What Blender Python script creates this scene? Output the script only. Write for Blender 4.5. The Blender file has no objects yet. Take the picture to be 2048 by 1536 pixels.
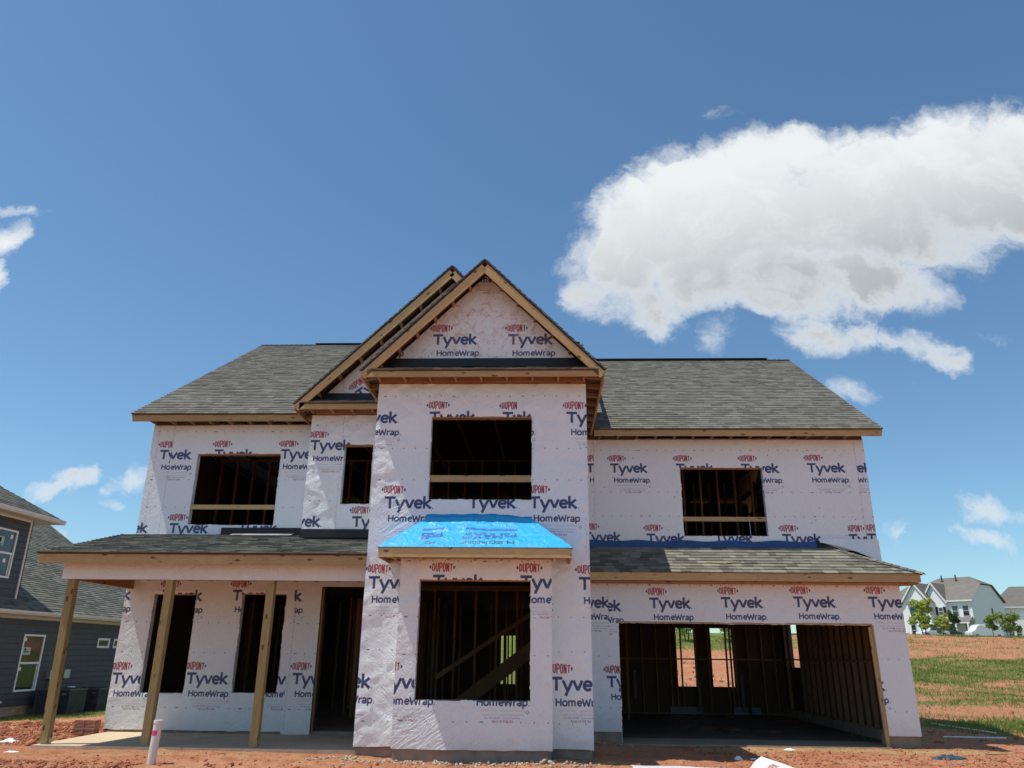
import bpy, bmesh, math, random
import numpy as np
from math import sin, cos, tan, radians, pi, sqrt, atan2, hypot
from mathutils import Vector, Matrix
rnd = random.Random(7)
npr = np.random.RandomState(11)
scene = bpy.context.scene
COL = scene.collection

# ------------------------------------------------------------------ camera, sun, sky, exposure
EYE = Vector((0.0, 0.0, 1.45))
PITCH, YAW, ROLL, FPX = radians(19.4), radians(-2.47), radians(0.65), 1532.0
fw = Vector((sin(YAW) * cos(PITCH), cos(YAW) * cos(PITCH), sin(PITCH)))
rt = Vector((cos(YAW), -sin(YAW), 0.0))
up = rt.cross(fw)
r2 = rt * cos(ROLL) + up * sin(ROLL)
u2 = -rt * sin(ROLL) + up * cos(ROLL)
cam = bpy.data.cameras.new("camera")
camo = bpy.data.objects.new("camera", cam)
COL.objects.link(camo)
camo.matrix_world = Matrix(((r2.x, u2.x, -fw.x, EYE.x), (r2.y, u2.y, -fw.y, EYE.y), (r2.z, u2.z, -fw.z, EYE.z), (0, 0, 0, 1)))
cam.sensor_width = 36
cam.lens = 36 * FPX / 2048
cam.clip_end = 6000
scene.camera = camo
SUNV = Vector((-0.405, -0.105, 1.0)).normalized()          # towards the sun
SUN_EL = math.asin(SUNV.z)
sun = bpy.data.lights.new("sun", 'SUN')
sun.energy = 4.7
sun.angle = radians(0.5)
sun.color = (1.0, 0.955, 0.89)
suno = bpy.data.objects.new("sun", sun)
COL.objects.link(suno)
suno.rotation_euler = SUNV.to_track_quat('Z', 'Y').to_euler()
suno.location = (-20, -5, 60)
world = bpy.data.worlds.new("World")
scene.world = world
world.use_nodes = True
SKY_STRENGTH = 0.13
scene.view_settings.view_transform = 'Standard'
scene.view_settings.look = 'None'
scene.view_settings.exposure = -0.05
scene.view_settings.gamma = 1
scene.view_settings.use_curve_mapping = False
scene.cycles.max_bounces = 7
scene.cycles.diffuse_bounces = 4
scene.cycles.glossy_bounces = 3
scene.cycles.transparent_max_bounces = 6
scene.cycles.use_adaptive_sampling = True
scene.cycles.adaptive_threshold = 0.02
try:
    scene.cycles.use_denoising = True
    scene.cycles.denoiser = 'OPENIMAGEDENOISE'
except Exception:
    pass


class NT:
    """small helper to write node trees"""
    def __init__(s, tree):
        s.t = tree
        s.n = tree.nodes
        s.l = tree.links

    def node(s, typ, **kw):
        n = s.n.new(typ)
        for k, v in kw.items():
            setattr(n, k, v)
        return n

    def put(s, sock, v):
        if isinstance(v, bpy.types.NodeSocket):
            s.l.new(v, sock)
        elif v is not None:
            sock.default_value = v

    def m(s, op, a, b=None, c=None, clamp=False):
        n = s.node('ShaderNodeMath', operation=op, use_clamp=clamp)
        s.put(n.inputs[0], a); s.put(n.inputs[1], b); s.put(n.inputs[2], c)
        return n.outputs[0]

    def v(s, op, a, b=None, scale=None):
        n = s.node('ShaderNodeVectorMath', operation=op)
        s.put(n.inputs[0], a); s.put(n.inputs[1], b)
        if scale is not None:
            s.put(n.inputs['Scale'], scale)
        return n.outputs['Value'] if op in ('DOT_PRODUCT', 'LENGTH', 'DISTANCE') else n.outputs[0]

    def noise(s, vec, scale, detail=4, rough=0.5, dist=0.0, out=0):
        n = s.node('ShaderNodeTexNoise')
        s.put(n.inputs['Vector'], vec)
        n.inputs['Scale'].default_value = scale
        n.inputs['Detail'].default_value = detail
        n.inputs['Roughness'].default_value = rough
        n.inputs['Distortion'].default_value = dist
        return n.outputs[out]

    def ramp(s, fac, stops):
        n = s.node('ShaderNodeValToRGB')
        s.put(n.inputs[0], fac)
        e = n.color_ramp.elements
        while len(e) < len(stops):
            e.new(0.5)
        for i, (p, c) in enumerate(stops):
            e[i].position = p
            e[i].color = (c[0], c[1], c[2], 1) if hasattr(c, '__len__') else (c, c, c, 1)
        return n.outputs[0]

    def mix(s, fac, a, b, blend='MIX'):
        n = s.node('ShaderNodeMix', data_type='RGBA', blend_type=blend)
        s.put(n.inputs[0], fac)
        s.put(n.inputs[6], (*a, 1) if isinstance(a, tuple) else a)
        s.put(n.inputs[7], (*b, 1) if isinstance(b, tuple) else b)
        return n.outputs[2]

    def mapr(s, x, a, b, c=0.0, d=1.0, smooth=False):
        n = s.node('ShaderNodeMapRange')
        if smooth:
            n.interpolation_type = 'SMOOTHSTEP'
        s.put(n.inputs[0], x)
        for i, q in enumerate((a, b, c, d)):
            s.put(n.inputs[i + 1], q)
        return n.outputs[0]


def pxdir(px, py):
    d = fw + r2 * ((px - 1024) / FPX) + u2 * (-(py - 768) / FPX)
    return d


def build_world():
    t = NT(world.node_tree)
    for n in list(t.n):
        t.n.remove(n)
    out = t.node('ShaderNodeOutputWorld')
    bg = t.node('ShaderNodeBackground')
    bg.inputs['Strength'].default_value = 1.0
    sky = t.node('ShaderNodeTexSky', sky_type='NISHITA')
    sky.sun_disc = False
    sky.sun_elevation = SUN_EL
    sky.sun_rotation = atan2(SUNV.x, SUNV.y)
    sky.altitude = 200
    sky.air_density = 1.0
    sky.dust_density = 0.3
    sky.ozone_density = 1.0
    skyc = t.v('MULTIPLY', t.v('SCALE', sky.outputs[0], scale=SKY_STRENGTH), (0.75, 0.98, 1.06))
    # clouds at infinity, laid out by their true direction in the sky
    tc = t.node('ShaderNodeTexCoord')
    d = tc.outputs['Generated']
    sep = t.node('ShaderNodeSeparateXYZ')
    t.l.new(d, sep.inputs[0])
    ysafe = t.m('MAXIMUM', sep.outputs[1], 0.05)
    a = t.m('DIVIDE', sep.outputs[0], ysafe)
    b = t.m('DIVIDE', sep.outputs[2], ysafe)
    comb = t.node('ShaderNodeCombineXYZ')
    t.put(comb.inputs[0], a); t.put(comb.inputs[1], b)
    p0 = comb.outputs[0]
    w1 = t.v('SCALE', t.v('SUBTRACT', t.noise(p0, 6.0, 5, 0.62, out=1), (0.5, 0.5, 0.5)), scale=0.07)
    w2 = t.v('SCALE', t.v('SUBTRACT', t.noise(p0, 24.0, 4, 0.65, out=1), (0.5, 0.5, 0.5)), scale=0.035)
    p = t.v('ADD', t.v('ADD', p0, w1), w2)

    def P(px, py):
        q = pxdir(px, py)
        return (q.x / q.y, q.z / q.y)
    ells = [  # px centre, radii, tilt (deg, counter-clockwise in the sky), weight
        (2020, 350, 300, 175, 10, 1.6), (1800, 395, 300, 175, 4, 1.6), (1600, 380, 240, 165, 8, 1.6), (1430, 410, 200, 180, 20, 1.6), (1300, 450, 140, 150, 35, 1.5), (1240, 520, 110, 110, 35, 1.3),
        (1180, 580, 95, 80, -60, .95), (1280, 600, 130, 80, -30, 1.0), (1420, 540, 200, 105, -8, 1.15), (1570, 560, 230, 125, -10, 1.15), (1740, 550, 200, 110, 0, 1.05),
        (1440, 640, 75, 60, 70, .78), (1620, 665, 150, 60, -15, .95),
        (1830, 695, 150, 52, -14, .86), (1700, 670, 140, 46, -12, .72), (1970, 500, 95, 55, 15, .62),
        (1425, 222, 75, 24, 10, .50), (1990, 690, 70, 32, 20, .46), (1705, 775, 105, 36, -8, .66), (1835, 790, 60, 28, -20, .46),
        (1995, 1030, 125, 48, 4, .86), (1970, 1080, 110, 30, -10, .78), (1790, 1062, 50, 32, 0, .42),
        (15, 468, 75, 44, 8, .74), (-15, 560, 55, 32, 80, .74), (50, 412, 100, 15, -12, .50),
        (120, 962, 115, 34, 8, .74), (262, 948, 70, 42, 18, .74), (232, 1005, 36, 19, -20, .5), (85, 1085, 75, 42, -14, .86), (30, 1060, 70, 46, 0, .7),
    ]
    f = None
    for (cx, cy, rx, ry, rot, wgt) in ells:
        c = P(cx, cy)
        e1 = P(cx + 1, cy); e2 = P(cx, cy - 1)
        ax = Vector((e1[0] - c[0], e1[1] - c[1])); ay = Vector((e2[0] - c[0], e2[1] - c[1]))
        ro = radians(rot)
        A = (ax * cos(ro) + ay * sin(ro)) * rx
        B = (-ax * sin(ro) + ay * cos(ro)) * ry
        la, lb = A.length_squared, B.length_squared
        dv = t.v('SUBTRACT', p, (c[0], c[1], 0))
        q1 = t.v('DOT_PRODUCT', dv, (A.x / la, A.y / la, 0))
        q2 = t.v('DOT_PRODUCT', dv, (B.x / lb, B.y / lb, 0))
        qq = t.m('MULTIPLY_ADD', q1, q1, t.m('MULTIPLY', q2, q2))
        ww = t.m('MULTIPLY_ADD', qq, -wgt, wgt)
        f = ww if f is None else t.m('MAXIMUM', f, ww)
    f = t.m('MINIMUM', f, 1.1)
    n1 = t.noise(p, 8.0, 10, 0.63, 0.5)
    dens = t.m('MULTIPLY_ADD', n1, 2.0, t.m('ADD', f, -1.28))
    alpha = t.mapr(dens, 0.0, 0.72, 0, 1, True)
    # other clouds of the same kind over the rest of the sky, the side that is not in view
    nb = t.noise(d, 3.2, 8, 0.55, 0.3)
    alpha_b = t.mapr(nb, 0.60, 0.72, 0, 0.9, True)
    zok = t.mapr(sep.outputs[2], 0.06, 0.2)
    alpha_b = t.m('MULTIPLY', alpha_b, zok)
    front = t.mapr(sep.outputs[1], -0.05, 0.25)
    n_mix = t.node('ShaderNodeMix', data_type='FLOAT')
    t.put(n_mix.inputs[0], front); t.put(n_mix.inputs[2], alpha_b); t.put(n_mix.inputs[3], alpha)
    al = n_mix.outputs[0]
    # cloud brightness: thick undersides greyer, tops whiter
    c0 = P(1150, 520); c1 = P(2048, 330)
    sl = (c1[1] - c0[1]) / (c1[0] - c0[0])
    hgt = t.m('SUBTRACT', b, t.m('MULTIPLY_ADD', a, sl, c0[1] - sl * c0[0]))
    hgt = t.m('MULTIPLY_ADD', t.m('SUBTRACT', n1, 0.5), 0.30, hgt)
    hb = t.mapr(hgt, -0.13, 0.115, 0, 1, True)
    thick = t.mapr(dens, 0.30, 0.92, 0, 1, True)
    br = t.m('MULTIPLY', thick, t.m('SUBTRACT', 1.0, hb))
    ccol = t.mix(br, (0.88, 0.92, 0.94), (0.47, 0.51, 0.535))
    fin = t.mix(al, skyc, ccol)
    t.l.new(fin, bg.inputs['Color'])
    t.l.new(bg.outputs[0], out.inputs['Surface'])
    world.cycles.sampling_method = 'MANUAL'
    world.cycles.sample_map_resolution = 512


build_world()

# ------------------------------------------------------------------ object helpers
WL = {}


def empty(name, loc, rz=0.0, label=None, cat=None, group=None):
    o = bpy.data.objects.new(name, None)
    COL.objects.link(o)
    o.location = loc
    o.rotation_euler = (0, 0, rz)
    o.empty_display_size = 0.3
    WL[o.name] = Vector(loc) if rz == 0 else Vector((0, 0, 0))
    tag(o, label, cat, group)
    return o


def tag(o, label=None, cat=None, group=None, kind=None):
    if label: o['label'] = label
    if cat: o['category'] = cat
    if group: o['group'] = group
    if kind: o['kind'] = kind
    return o


def link(name, me, parent=None, mat=None, at=None, rot=None):
    """link a mesh; geometry is in the frame of the root unless `at` gives the origin in that frame"""
    o = bpy.data.objects.new(name, me)
    COL.objects.link(o)
    if mat is not None and not me.materials:
        for q in (mat if isinstance(mat, (list, tuple)) else [mat]):
            me.materials.append(q)
    org = Vector(at) if at is not None else Vector((0, 0, 0))
    if parent is not None:
        o.parent = parent
        o.location = org - WL[parent.name]
        WL[o.name] = org
    else:
        o.location = org
        WL[o.name] = org
    if rot is not None:
        if len(rot) == 4:
            o.rotation_mode = 'QUATERNION'
            o.rotation_quaternion = rot
        else:
            o.rotation_euler = rot
    return o


class MB:
    def __init__(s):
        s.v = []; s.f = []; s.mi = []

    def quad(s, a, b, c, d, mi=0):
        n = len(s.v); s.v += [tuple(a), tuple(b), tuple(c), tuple(d)]
        s.f.append((n, n + 1, n + 2, n + 3)); s.mi.append(mi); return s

    def tri(s, a, b, c, mi=0):
        n = len(s.v); s.v += [tuple(a), tuple(b), tuple(c)]
        s.f.append((n, n + 1, n + 2)); s.mi.append(mi); return s

    def hexa(s, P, mi=0):
        """8 corners: bottom 4 (ccw seen from above), top 4"""
        n = len(s.v); s.v += [tuple(q) for q in P]
        for f in ((3, 2, 1, 0), (4, 5, 6, 7), (0, 1, 5, 4), (1, 2, 6, 5), (2, 3, 7, 6), (3, 0, 4, 7)):
            s.f.append(tuple(n + i for i in f)); s.mi.append(mi)
        return s

    def box(s, x0, x1, y0, y1, z0, z1, mi=0):
        return s.hexa([(x0, y0, z0), (x1, y0, z0), (x1, y1, z0), (x0, y1, z0), (x0, y0, z1), (x1, y0, z1), (x1, y1, z1), (x0, y1, z1)], mi)

    def bar(s, p0, p1, w, t, upv=(0, 0, 1), mi=0):
        p0 = Vector(p0); p1 = Vector(p1); d = (p1 - p0).normalized(); u = Vector(upv)
        sd = d.cross(u)
        if sd.length < 1e-4:
            sd = d.cross(Vector((0, 1, 0)))
        sd.normalize(); u = sd.cross(d).normalized()
        a = sd * t / 2; b = u * w / 2
        return s.hexa([p0 - a - b, p0 + a - b, p1 + a - b, p1 - a - b, p0 - a + b, p0 + a + b, p1 + a + b, p1 - a + b], mi)

    def cyl(s, p0, p1, r0, r1=None, seg=12, mi=0, cap=True):
        r1 = r0 if r1 is None else r1
        p0 = Vector(p0); p1 = Vector(p1); d = (p1 - p0).normalized()
        x = d.orthogonal().normalized(); y = d.cross(x); n = len(s.v)
        for k in range(seg):
            a = 2 * pi * k / seg; q = x * cos(a) + y * sin(a)
            s.v.append(tuple(p0 + q * r0)); s.v.append(tuple(p1 + q * r1))
        for k in range(seg):
            i = n + 2 * k; j = n + 2 * ((k + 1) % seg)
            s.f.append((i, j, j + 1, i + 1)); s.mi.append(mi)
        if cap:
            s.f.append(tuple(n + 2 * k for k in reversed(range(seg)))); s.mi.append(mi)
            s.f.append(tuple(n + 2 * k + 1 for k in range(seg))); s.mi.append(mi)
        return s

    def prism(s, pts, d, mi=0):
        """polygon pts extruded by vector d"""
        n = len(s.v); k = len(pts); d = Vector(d)
        s.v += [tuple(Vector(q)) for q in pts] + [tuple(Vector(q) + d) for q in pts]
        s.f.append(tuple(range(n, n + k))); s.f.append(tuple(reversed(range(n + k, n + 2 * k))))
        s.mi += [mi, mi]
        for i in range(k):
            j = (i + 1) % k
            s.f.append((n + i, n + k + i, n + k + j, n + j)); s.mi.append(mi)
        return s

    def mesh(s, name, smooth=False, fix=False):
        me = bpy.data.meshes.new(name)
        me.from_pydata(s.v, [], s.f)
        if any(s.mi):
            me.polygons.foreach_set('material_index', s.mi)
        if fix:
            bm = bmesh.new(); bm.from_mesh(me)
            bmesh.ops.recalc_face_normals(bm, faces=bm.faces); bm.to_mesh(me); bm.free()
        if smooth:
            me.polygons.foreach_set('use_smooth', [True] * len(me.polygons))
        me.update()
        return me

    def obj(s, name, mat, parent=None, at=None, rot=None, smooth=False, fix=False):
        if at is not None:
            a = Vector(at); s.v = [tuple(Vector(q) - a) for q in s.v]
        return link(name, s.mesh(name, smooth, fix), parent, mat, at, rot)


_bcache = {}


def board(parent, name, p0, p1, w, t, mat, upv=(0, 0, 1), label=None, bevel=0.003):
    """a piece of lumber from p0 to p1: w along upv, t sideways; its own object, local X along the grain"""
    p0 = Vector(p0); p1 = Vector(p1); L = (p1 - p0).length
    key = (round(L, 3), round(w, 3), round(t, 3), mat.name)
    me = _bcache.get(key)
    if me is None:
        b = MB().box(0, L, -t / 2, t / 2, -w / 2, w / 2)
        me = b.mesh(name)
        me.materials.append(mat)
        _bcache[key] = me
    d = (p1 - p0).normalized(); u = Vector(upv)
    y = u.cross(d)
    if y.length < 1e-4:
        y = Vector((0, 1, 0)).cross(d)
    y.normalize(); z = d.cross(y)
    q = Matrix(((d.x, y.x, z.x), (d.y, y.y, z.y), (d.z, y.z, z.z))).to_quaternion()
    o = link(name, me, parent, None, p0, q)
    if label: o['label'] = label
    return o


# ------------------------------------------------------------------ numpy noise
def vnoise(x, y, seed=0):
    x = np.asarray(x, float); y = np.asarray(y, float)
    xi = np.floor(x).astype(np.int64); yi = np.floor(y).astype(np.int64)
    fx = x - xi; fy = y - yi
    fx = fx * fx * (3 - 2 * fx); fy = fy * fy * (3 - 2 * fy)

    def h(i, j):
        n = (i * 374761393 + j * 668265263 + seed * 974634777) & 0xffffffff
        n = ((n ^ (n >> 13)) * 1274126177) & 0xffffffff
        return ((n ^ (n >> 16)) & 0xffff) / 65535.0
    a = h(xi, yi) * (1 - fx) + h(xi + 1, yi) * fx
    b = h(xi, yi + 1) * (1 - fx) + h(xi + 1, yi + 1) * fx
    return a * (1 - fy) + b * fy


def fbm(x, y, seed=0, octv=4, g=0.5):
    s = 0; a = 1; t = 0
    for k in range(octv):
        s = s + a * vnoise(x * 2 ** k, y * 2 ** k, seed + k * 17); t += a; a *= g
    return s / t


def wrinkle(x, z, seed):
    return 1.9 * wrinkle0(x, z, seed)


def wrinkle0(x, z, seed):
    """house wrap creases in metres, towards the viewer"""
    wx = x + 0.30 * (fbm(x * 1.3, z * 1.3, seed + 5) - .5); wz = z + 0.25 * (fbm(x * 1.3, z * 1.3, seed + 9) - .5)
    out = 0
    for k, (ang, sc, st, am) in enumerate(((35, 3.2, .28, .0065), (-28, 4.2, .3, .005), (80, 3.6, .18, .0038), (12, 6.5, .5, .0030), (-60, 9, .6, .0018))):
        c, s_ = cos(radians(ang)), sin(radians(ang))
        u = (wx * c + wz * s_) * sc * st; v = (-wx * s_ + wz * c) * sc
        n = fbm(u, v, seed + 31 * k, 3, .45)
        r = 1 - np.abs(2 * n - 1)
        out = out + am * r ** 4
    mask = np.clip(fbm(x * .9, z * .9, seed + 77, 2) * 2.2 - .55, .15, 1)
    return out * mask


# ------------------------------------------------------------------ materials
def newmat(name):
    m = bpy.data.materials.new(name)
    m.use_nodes = True
    t = NT(m.node_tree)
    bs = m.node_tree.nodes['Principled BSDF']
    return m, t, bs


def simple(name, col, rough=.6, metal=0.0, var=.12, scale=6.0, bump=0.0, bscale=60, spec=.4):
    m, t, bs = newmat(name)
    tc = t.node('ShaderNodeTexCoord')
    n = t.noise(tc.outputs['Object'], scale, 4, .6)
    k = t.mapr(n, .3, .7, 1 - var, 1 + var)
    t.l.new(t.v('SCALE', (col[0], col[1], col[2]), scale=k), bs.inputs['Base Color'])
    bs.inputs['Roughness'].default_value = rough
    bs.inputs['Metallic'].default_value = metal
    bs.inputs['Specular IOR Level'].default_value = spec
    if bump:
        b = t.node('ShaderNodeBump')
        b.inputs['Strength'].default_value = 1
        b.inputs['Distance'].default_value = bump
        t.l.new(t.noise(tc.outputs['Object'], bscale, 3, .6), b.inputs['Height'])
        t.l.new(b.outputs[0], bs.inputs['Normal'])
    return m


def wood_mat(name, light, dark, knots=True, rough=.7, tint=(1, 1, 1)):
    m, t, bs = newmat(name)
    tc = t.node('ShaderNodeTexCoord')
    oi = t.node('ShaderNodeObjectInfo')
    off = t.v('SCALE', (37.0, 11.0, 23.0), scale=oi.outputs['Random'])
    p = t.v('ADD', tc.outputs['Object'], off)
    gx = t.v('MULTIPLY', p, (1.0, 14.0, 14.0))
    n = t.noise(gx, 1.6, 5, .6, 1.2)
    rings = t.m('SINE', t.m('MULTIPLY_ADD', n, 34.0, 0.0))
    fine = t.noise(t.v('MULTIPLY', p, (3.0, 120.0, 120.0)), 1.0, 3, .6)
    k = t.m('MULTIPLY_ADD', rings, 0.34, t.m('MULTIPLY', fine, 1.0), clamp=True)
    c = t.mix(k, light, dark)
    big = t.noise(p, 1.3, 3, .5)
    c = t.mix(t.mapr(big, .35, .75, 0, .5), c, (light[0] * .72, light[1] * .66, light[2] * .58))
    if knots:
        vo = t.node('ShaderNodeTexVoronoi')
        t.put(vo.inputs['Vector'], t.v('MULTIPLY', p, (1.0, 2.6, 2.6)))
        vo.inputs['Scale'].default_value = 3.4
        kn = t.mapr(vo.outputs['Distance'], .12, .20, 1, 0, True)
        c = t.mix(t.m('MULTIPLY', kn, .85), c, (.085, .035, .015))
    j = t.mapr(oi.outputs['Random'], 0, 1, .82, 1.12)
    c = t.v('SCALE', c, scale=j)
    t.l.new(c, bs.inputs['Base Color'])
    bs.inputs['Roughness'].default_value = rough
    bs.inputs['Specular IOR Level'].default_value = .25
    b = t.node('ShaderNodeBump')
    b.inputs['Distance'].default_value = .0012
    t.l.new(k, b.inputs['Height'])
    t.l.new(b.outputs[0], bs.inputs['Normal'])
    return m


def wrap_mat(name, img, stain=.0, crease=1.0):
    m, t, bs = newmat(name)
    tc = t.node('ShaderNodeTexCoord')
    p = tc.outputs['Object']
    if img is not None:
        im = t.node('ShaderNodeTexImage')
        im.image = img
        im.extension = 'EXTEND'
        t.l.new(tc.outputs['UV'], im.inputs['Vector'])
        base = im.outputs['Color']
    else:
        base = t.mix(0.0, (.80, .84, .85), (.80, .84, .85))
    fib = t.noise(t.v('MULTIPLY', p, (6.0, 1.0, 2.0)), 9.0, 5, .7)
    k = t.mapr(fib, .3, .7, .94, 1.05)
    c = t.v('SCALE', base, scale=k)
    if stain:
        sn = t.noise(p, 5.5, 7, .75, .9)
        c = t.mix(t.mapr(sn, .50, .62, 0, stain, True), c, (.50, .30, .19))
        sn2 = t.noise(p, 16, 4, .7)
        c = t.mix(t.mapr(sn2, .56, .72, 0, stain * .8, True), c, (.42, .26, .17))
    # red clay dust thrown up at the foot
    sp = t.node('ShaderNodeSeparateXYZ')
    t.l.new(tc.outputs['Object'], sp.inputs[0])
    dn = t.m('MULTIPLY_ADD', t.noise(p, 5, 4, .6), .5, sp.outputs[2])
    c = t.mix(t.mapr(dn, .25, .75, .22, 0, True), c, (.55, .30, .19))
    t.l.new(c, bs.inputs['Base Color'])
    bs.inputs['Roughness'].default_value = .36
    bs.inputs['Specular IOR Level'].default_value = .5
    # fine creases: crumples and stretched folds
    rot1 = t.node('ShaderNodeVectorRotate'); rot1.rotation_type = 'Y_AXIS'; rot1.inputs['Angle'].default_value = .6
    t.l.new(p, rot1.inputs['Vector'])
    rot2 = t.node('ShaderNodeVectorRotate'); rot2.rotation_type = 'Y_AXIS'; rot2.inputs['Angle'].default_value = -.75
    t.l.new(p, rot2.inputs['Vector'])
    d1 = t.noise(t.v('MULTIPLY', rot1.outputs[0], (1.0, 1.0, 3.6)), 2.6, 4, .5, .5)
    r1 = t.m('ABSOLUTE', t.m('SUBTRACT', d1, .5))
    d2 = t.noise(t.v('MULTIPLY', rot2.outputs[0], (1.0, 1.0, 4.2)), 4.6, 4, .5, .6)
    r2_ = t.m('ABSOLUTE', t.m('SUBTRACT', d2, .5))
    d3 = t.noise(t.v('ADD', p, t.v('SCALE', t.noise(p, 1.7, 3, .5, out=1), scale=.6)), 6.5, 6, .58, 1.1)
    r3 = t.m('ABSOLUTE', t.m('SUBTRACT', d3, .5))
    msk = t.mapr(t.noise(p, .8, 2, .5), .38, .66, .3, 1.0)
    msk2 = t.mapr(t.noise(t.v('ADD', p, (7.0, 3.0, 2.0)), 1.1, 2, .5), .40, .60, .0, 1.0)
    hgt = t.m('MULTIPLY', t.m('ADD', t.m('MULTIPLY', t.m('MULTIPLY', r1, -.9), msk2), t.m('ADD', t.m('MULTIPLY', t.m('MULTIPLY', r2_, -.6), t.m('SUBTRACT', 1.0, msk2)), t.m('MULTIPLY', r3, -.42))), msk)
    b = t.node('ShaderNodeBump')
    b.inputs['Distance'].default_value = .065
    b.inputs['Strength'].default_value = .9 * crease
    t.l.new(hgt, b.inputs['Height'])
    t.l.new(b.outputs[0], bs.inputs['Normal'])
    return m


def shingle_mat(name, lo, hi, speck=.25):
    m, t, bs = newmat(name)
    tc = t.node('ShaderNodeTexCoord')
    geo = t.node('ShaderNodeNewGeometry')
    oi = t.node('ShaderNodeObjectInfo')
    r = t.m('FRACT', t.m('ADD', geo.outputs['Random Per Island'], t.m('MULTIPLY', oi.outputs['Random'], 7.31)))
    c = t.mix(t.m('POWER', r, 0.9), lo, hi)
    gr = t.noise(tc.outputs['Object'], 260, 2, .8)
    c = t.v('SCALE', c, scale=t.mapr(gr, .25, .75, 1 - speck, 1 + speck))
    big = t.noise(tc.outputs['Object'], 1.1, 4, .6)
    c = t.v('SCALE', c, scale=t.mapr(big, .3, .7, .9, 1.1))
    t.l.new(c, bs.inputs['Base Color'])
    bs.inputs['Roughness'].default_value = .9
    bs.inputs['Specular IOR Level'].default_value = .2
    b = t.node('ShaderNodeBump')
    b.inputs['Distance'].default_value = .002
    t.l.new(gr, b.inputs['Height'])
    t.l.new(b.outputs[0], bs.inputs['Normal'])
    return m


M = {}
M['pine'] = wood_mat('pine_lumber', (.60, .45, .23), (.45, .30, .13))
M['fascia'] = wood_mat('fascia_lumber', (.58, .42, .21), (.43, .28, .12))
M['post'] = wood_mat('treated_lumber', (.44, .35, .16), (.30, .225, .09))
M['stud'] = wood_mat('stud_lumber', (.34, .22, .12), (.24, .15, .08), knots=False)  # darkened below bare lumber: shade of the interior put into the colour
M['orange'] = wood_mat('orange_lumber', (.50, .28, .14), (.38, .19, .085))  # redder lumber for headers, beams, sub-fascias and lookouts
M['osb'] = simple('sheathing', (.10, .066, .042), .85, var=.25, scale=30)  # kept darker than real board, its colour standing in for indoor shade
M['osb_dark'] = simple('subfloor', (.11, .075, .05), .9, var=.2, scale=14)  # floor board darkened too, indoor shade carried by the colour
M['shingle'] = shingle_mat('weathered_shingle', (.105, .100, .080), (.270, .255, .200))
M['shingle_main'] = shingle_mat('calm_shingle', (.125, .122, .102), (.215, .208, .175), .35)
M['shingle_far'] = shingle_mat('far_shingle', (.15, .135, .115), (.20, .185, .16), .12)
M['shingle_n'] = shingle_mat('neighbour_shingle', (.085, .086, .072), (.18, .178, .148))
M['black'] = simple('black_flashing', (.012, .013, .018), .5, var=.3)
M['blueflash'] = simple('blue_flashing', (.02, .075, .22), .45, var=.2)
M['white'] = simple('white_paint', (.78, .76, .75), .5, var=.04)
M['gutter'] = simple('cream_gutter', (.66, .56, .52), .45, var=.04)
M['siding'] = simple('dark_siding', (.064, .062, .067), .62, var=.10, scale=3, bump=.0008, bscale=30)
M['wsiding'] = simple('white_siding', (.86, .86, .85), .6, var=.03)
M['foundation'] = simple('foundation', (.34, .245, .19), .9, var=.25, scale=4, bump=.004, bscale=25)
M['acmetal'] = simple('ac_metal', (.10, .105, .115), .5, .3, var=.1)
M['acdark'] = simple('ac_dark', (.02, .02, .022), .6)
M['pvc'] = simple('white_pvc', (.72, .70, .64), .4, var=.06)
M['pink'] = simple('pink_tape', (.85, .06, .22), .5)
M['steel'] = simple('steel', (.45, .46, .48), .4, .8)
M['tin'] = simple('dull_tin', (.30, .30, .31), .5, .3)
M['tin_bright'] = simple('bright_tin', (.50, .50, .52), .4, .3)
M['interior'] = simple('far_interior', (.05, .035, .03), .9)
M['paper'] = simple('paper', (.82, .82, .84), .6, var=.05)
M['brick'] = simple('red_brick', (.36, .16, .10), .85, var=.3, scale=20)
M['bag'] = simple('blue_grey_plastic', (.03, .075, .095), .55, var=.5, scale=18)
M['bark'] = simple('bark', (.13, .10, .075), .9, var=.3, scale=20)
M['asphalt'] = simple('asphalt', (.05, .05, .05), .9)
M['rubber'] = simple('rubber', (.02, .02, .02), .8)
M['carwhite'] = simple('white_car_paint', (.75, .76, .78), .25, var=.02)
M['carblack'] = simple('dark_car_paint', (.03, .035, .04), .25, var=.02)
M['sticker'] = simple('sticker', (.42, .52, .42), .6, var=.03)
M['greenink'] = simple('green_ink', (.02, .12, .05), .6)
M['shutter'] = simple('black_shutter', (.02, .02, .024), .6)
M['facebrick'] = simple('tan_brick', (.38, .23, .17), .9, var=.35, scale=30)


def concrete_mat(name, c0, c1):
    m, t, bs = newmat(name)
    tc = t.node('ShaderNodeTexCoord')
    p = tc.outputs['Object']
    n = t.noise(p, 1.4, 6, .65)
    n2 = t.noise(p, 22, 4, .6)
    c = t.mix(t.mapr(n, .35, .65), c0, c1)
    c = t.v('SCALE', c, scale=t.mapr(n2, .3, .7, .9, 1.08))
    dirt = t.noise(p, 6, 5, .7)
    c = t.mix(t.mapr(dirt, .56, .70, 0, .55), c, (.34, .17, .09))
    t.l.new(c, bs.inputs['Base Color'])
    bs.inputs['Roughness'].default_value = .9
    bs.inputs['Specular IOR Level'].default_value = .15
    b = t.node('ShaderNodeBump'); b.inputs['Distance'].default_value = .003
    t.l.new(n2, b.inputs['Height']); t.l.new(b.outputs[0], bs.inputs['Normal'])
    return m


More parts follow.
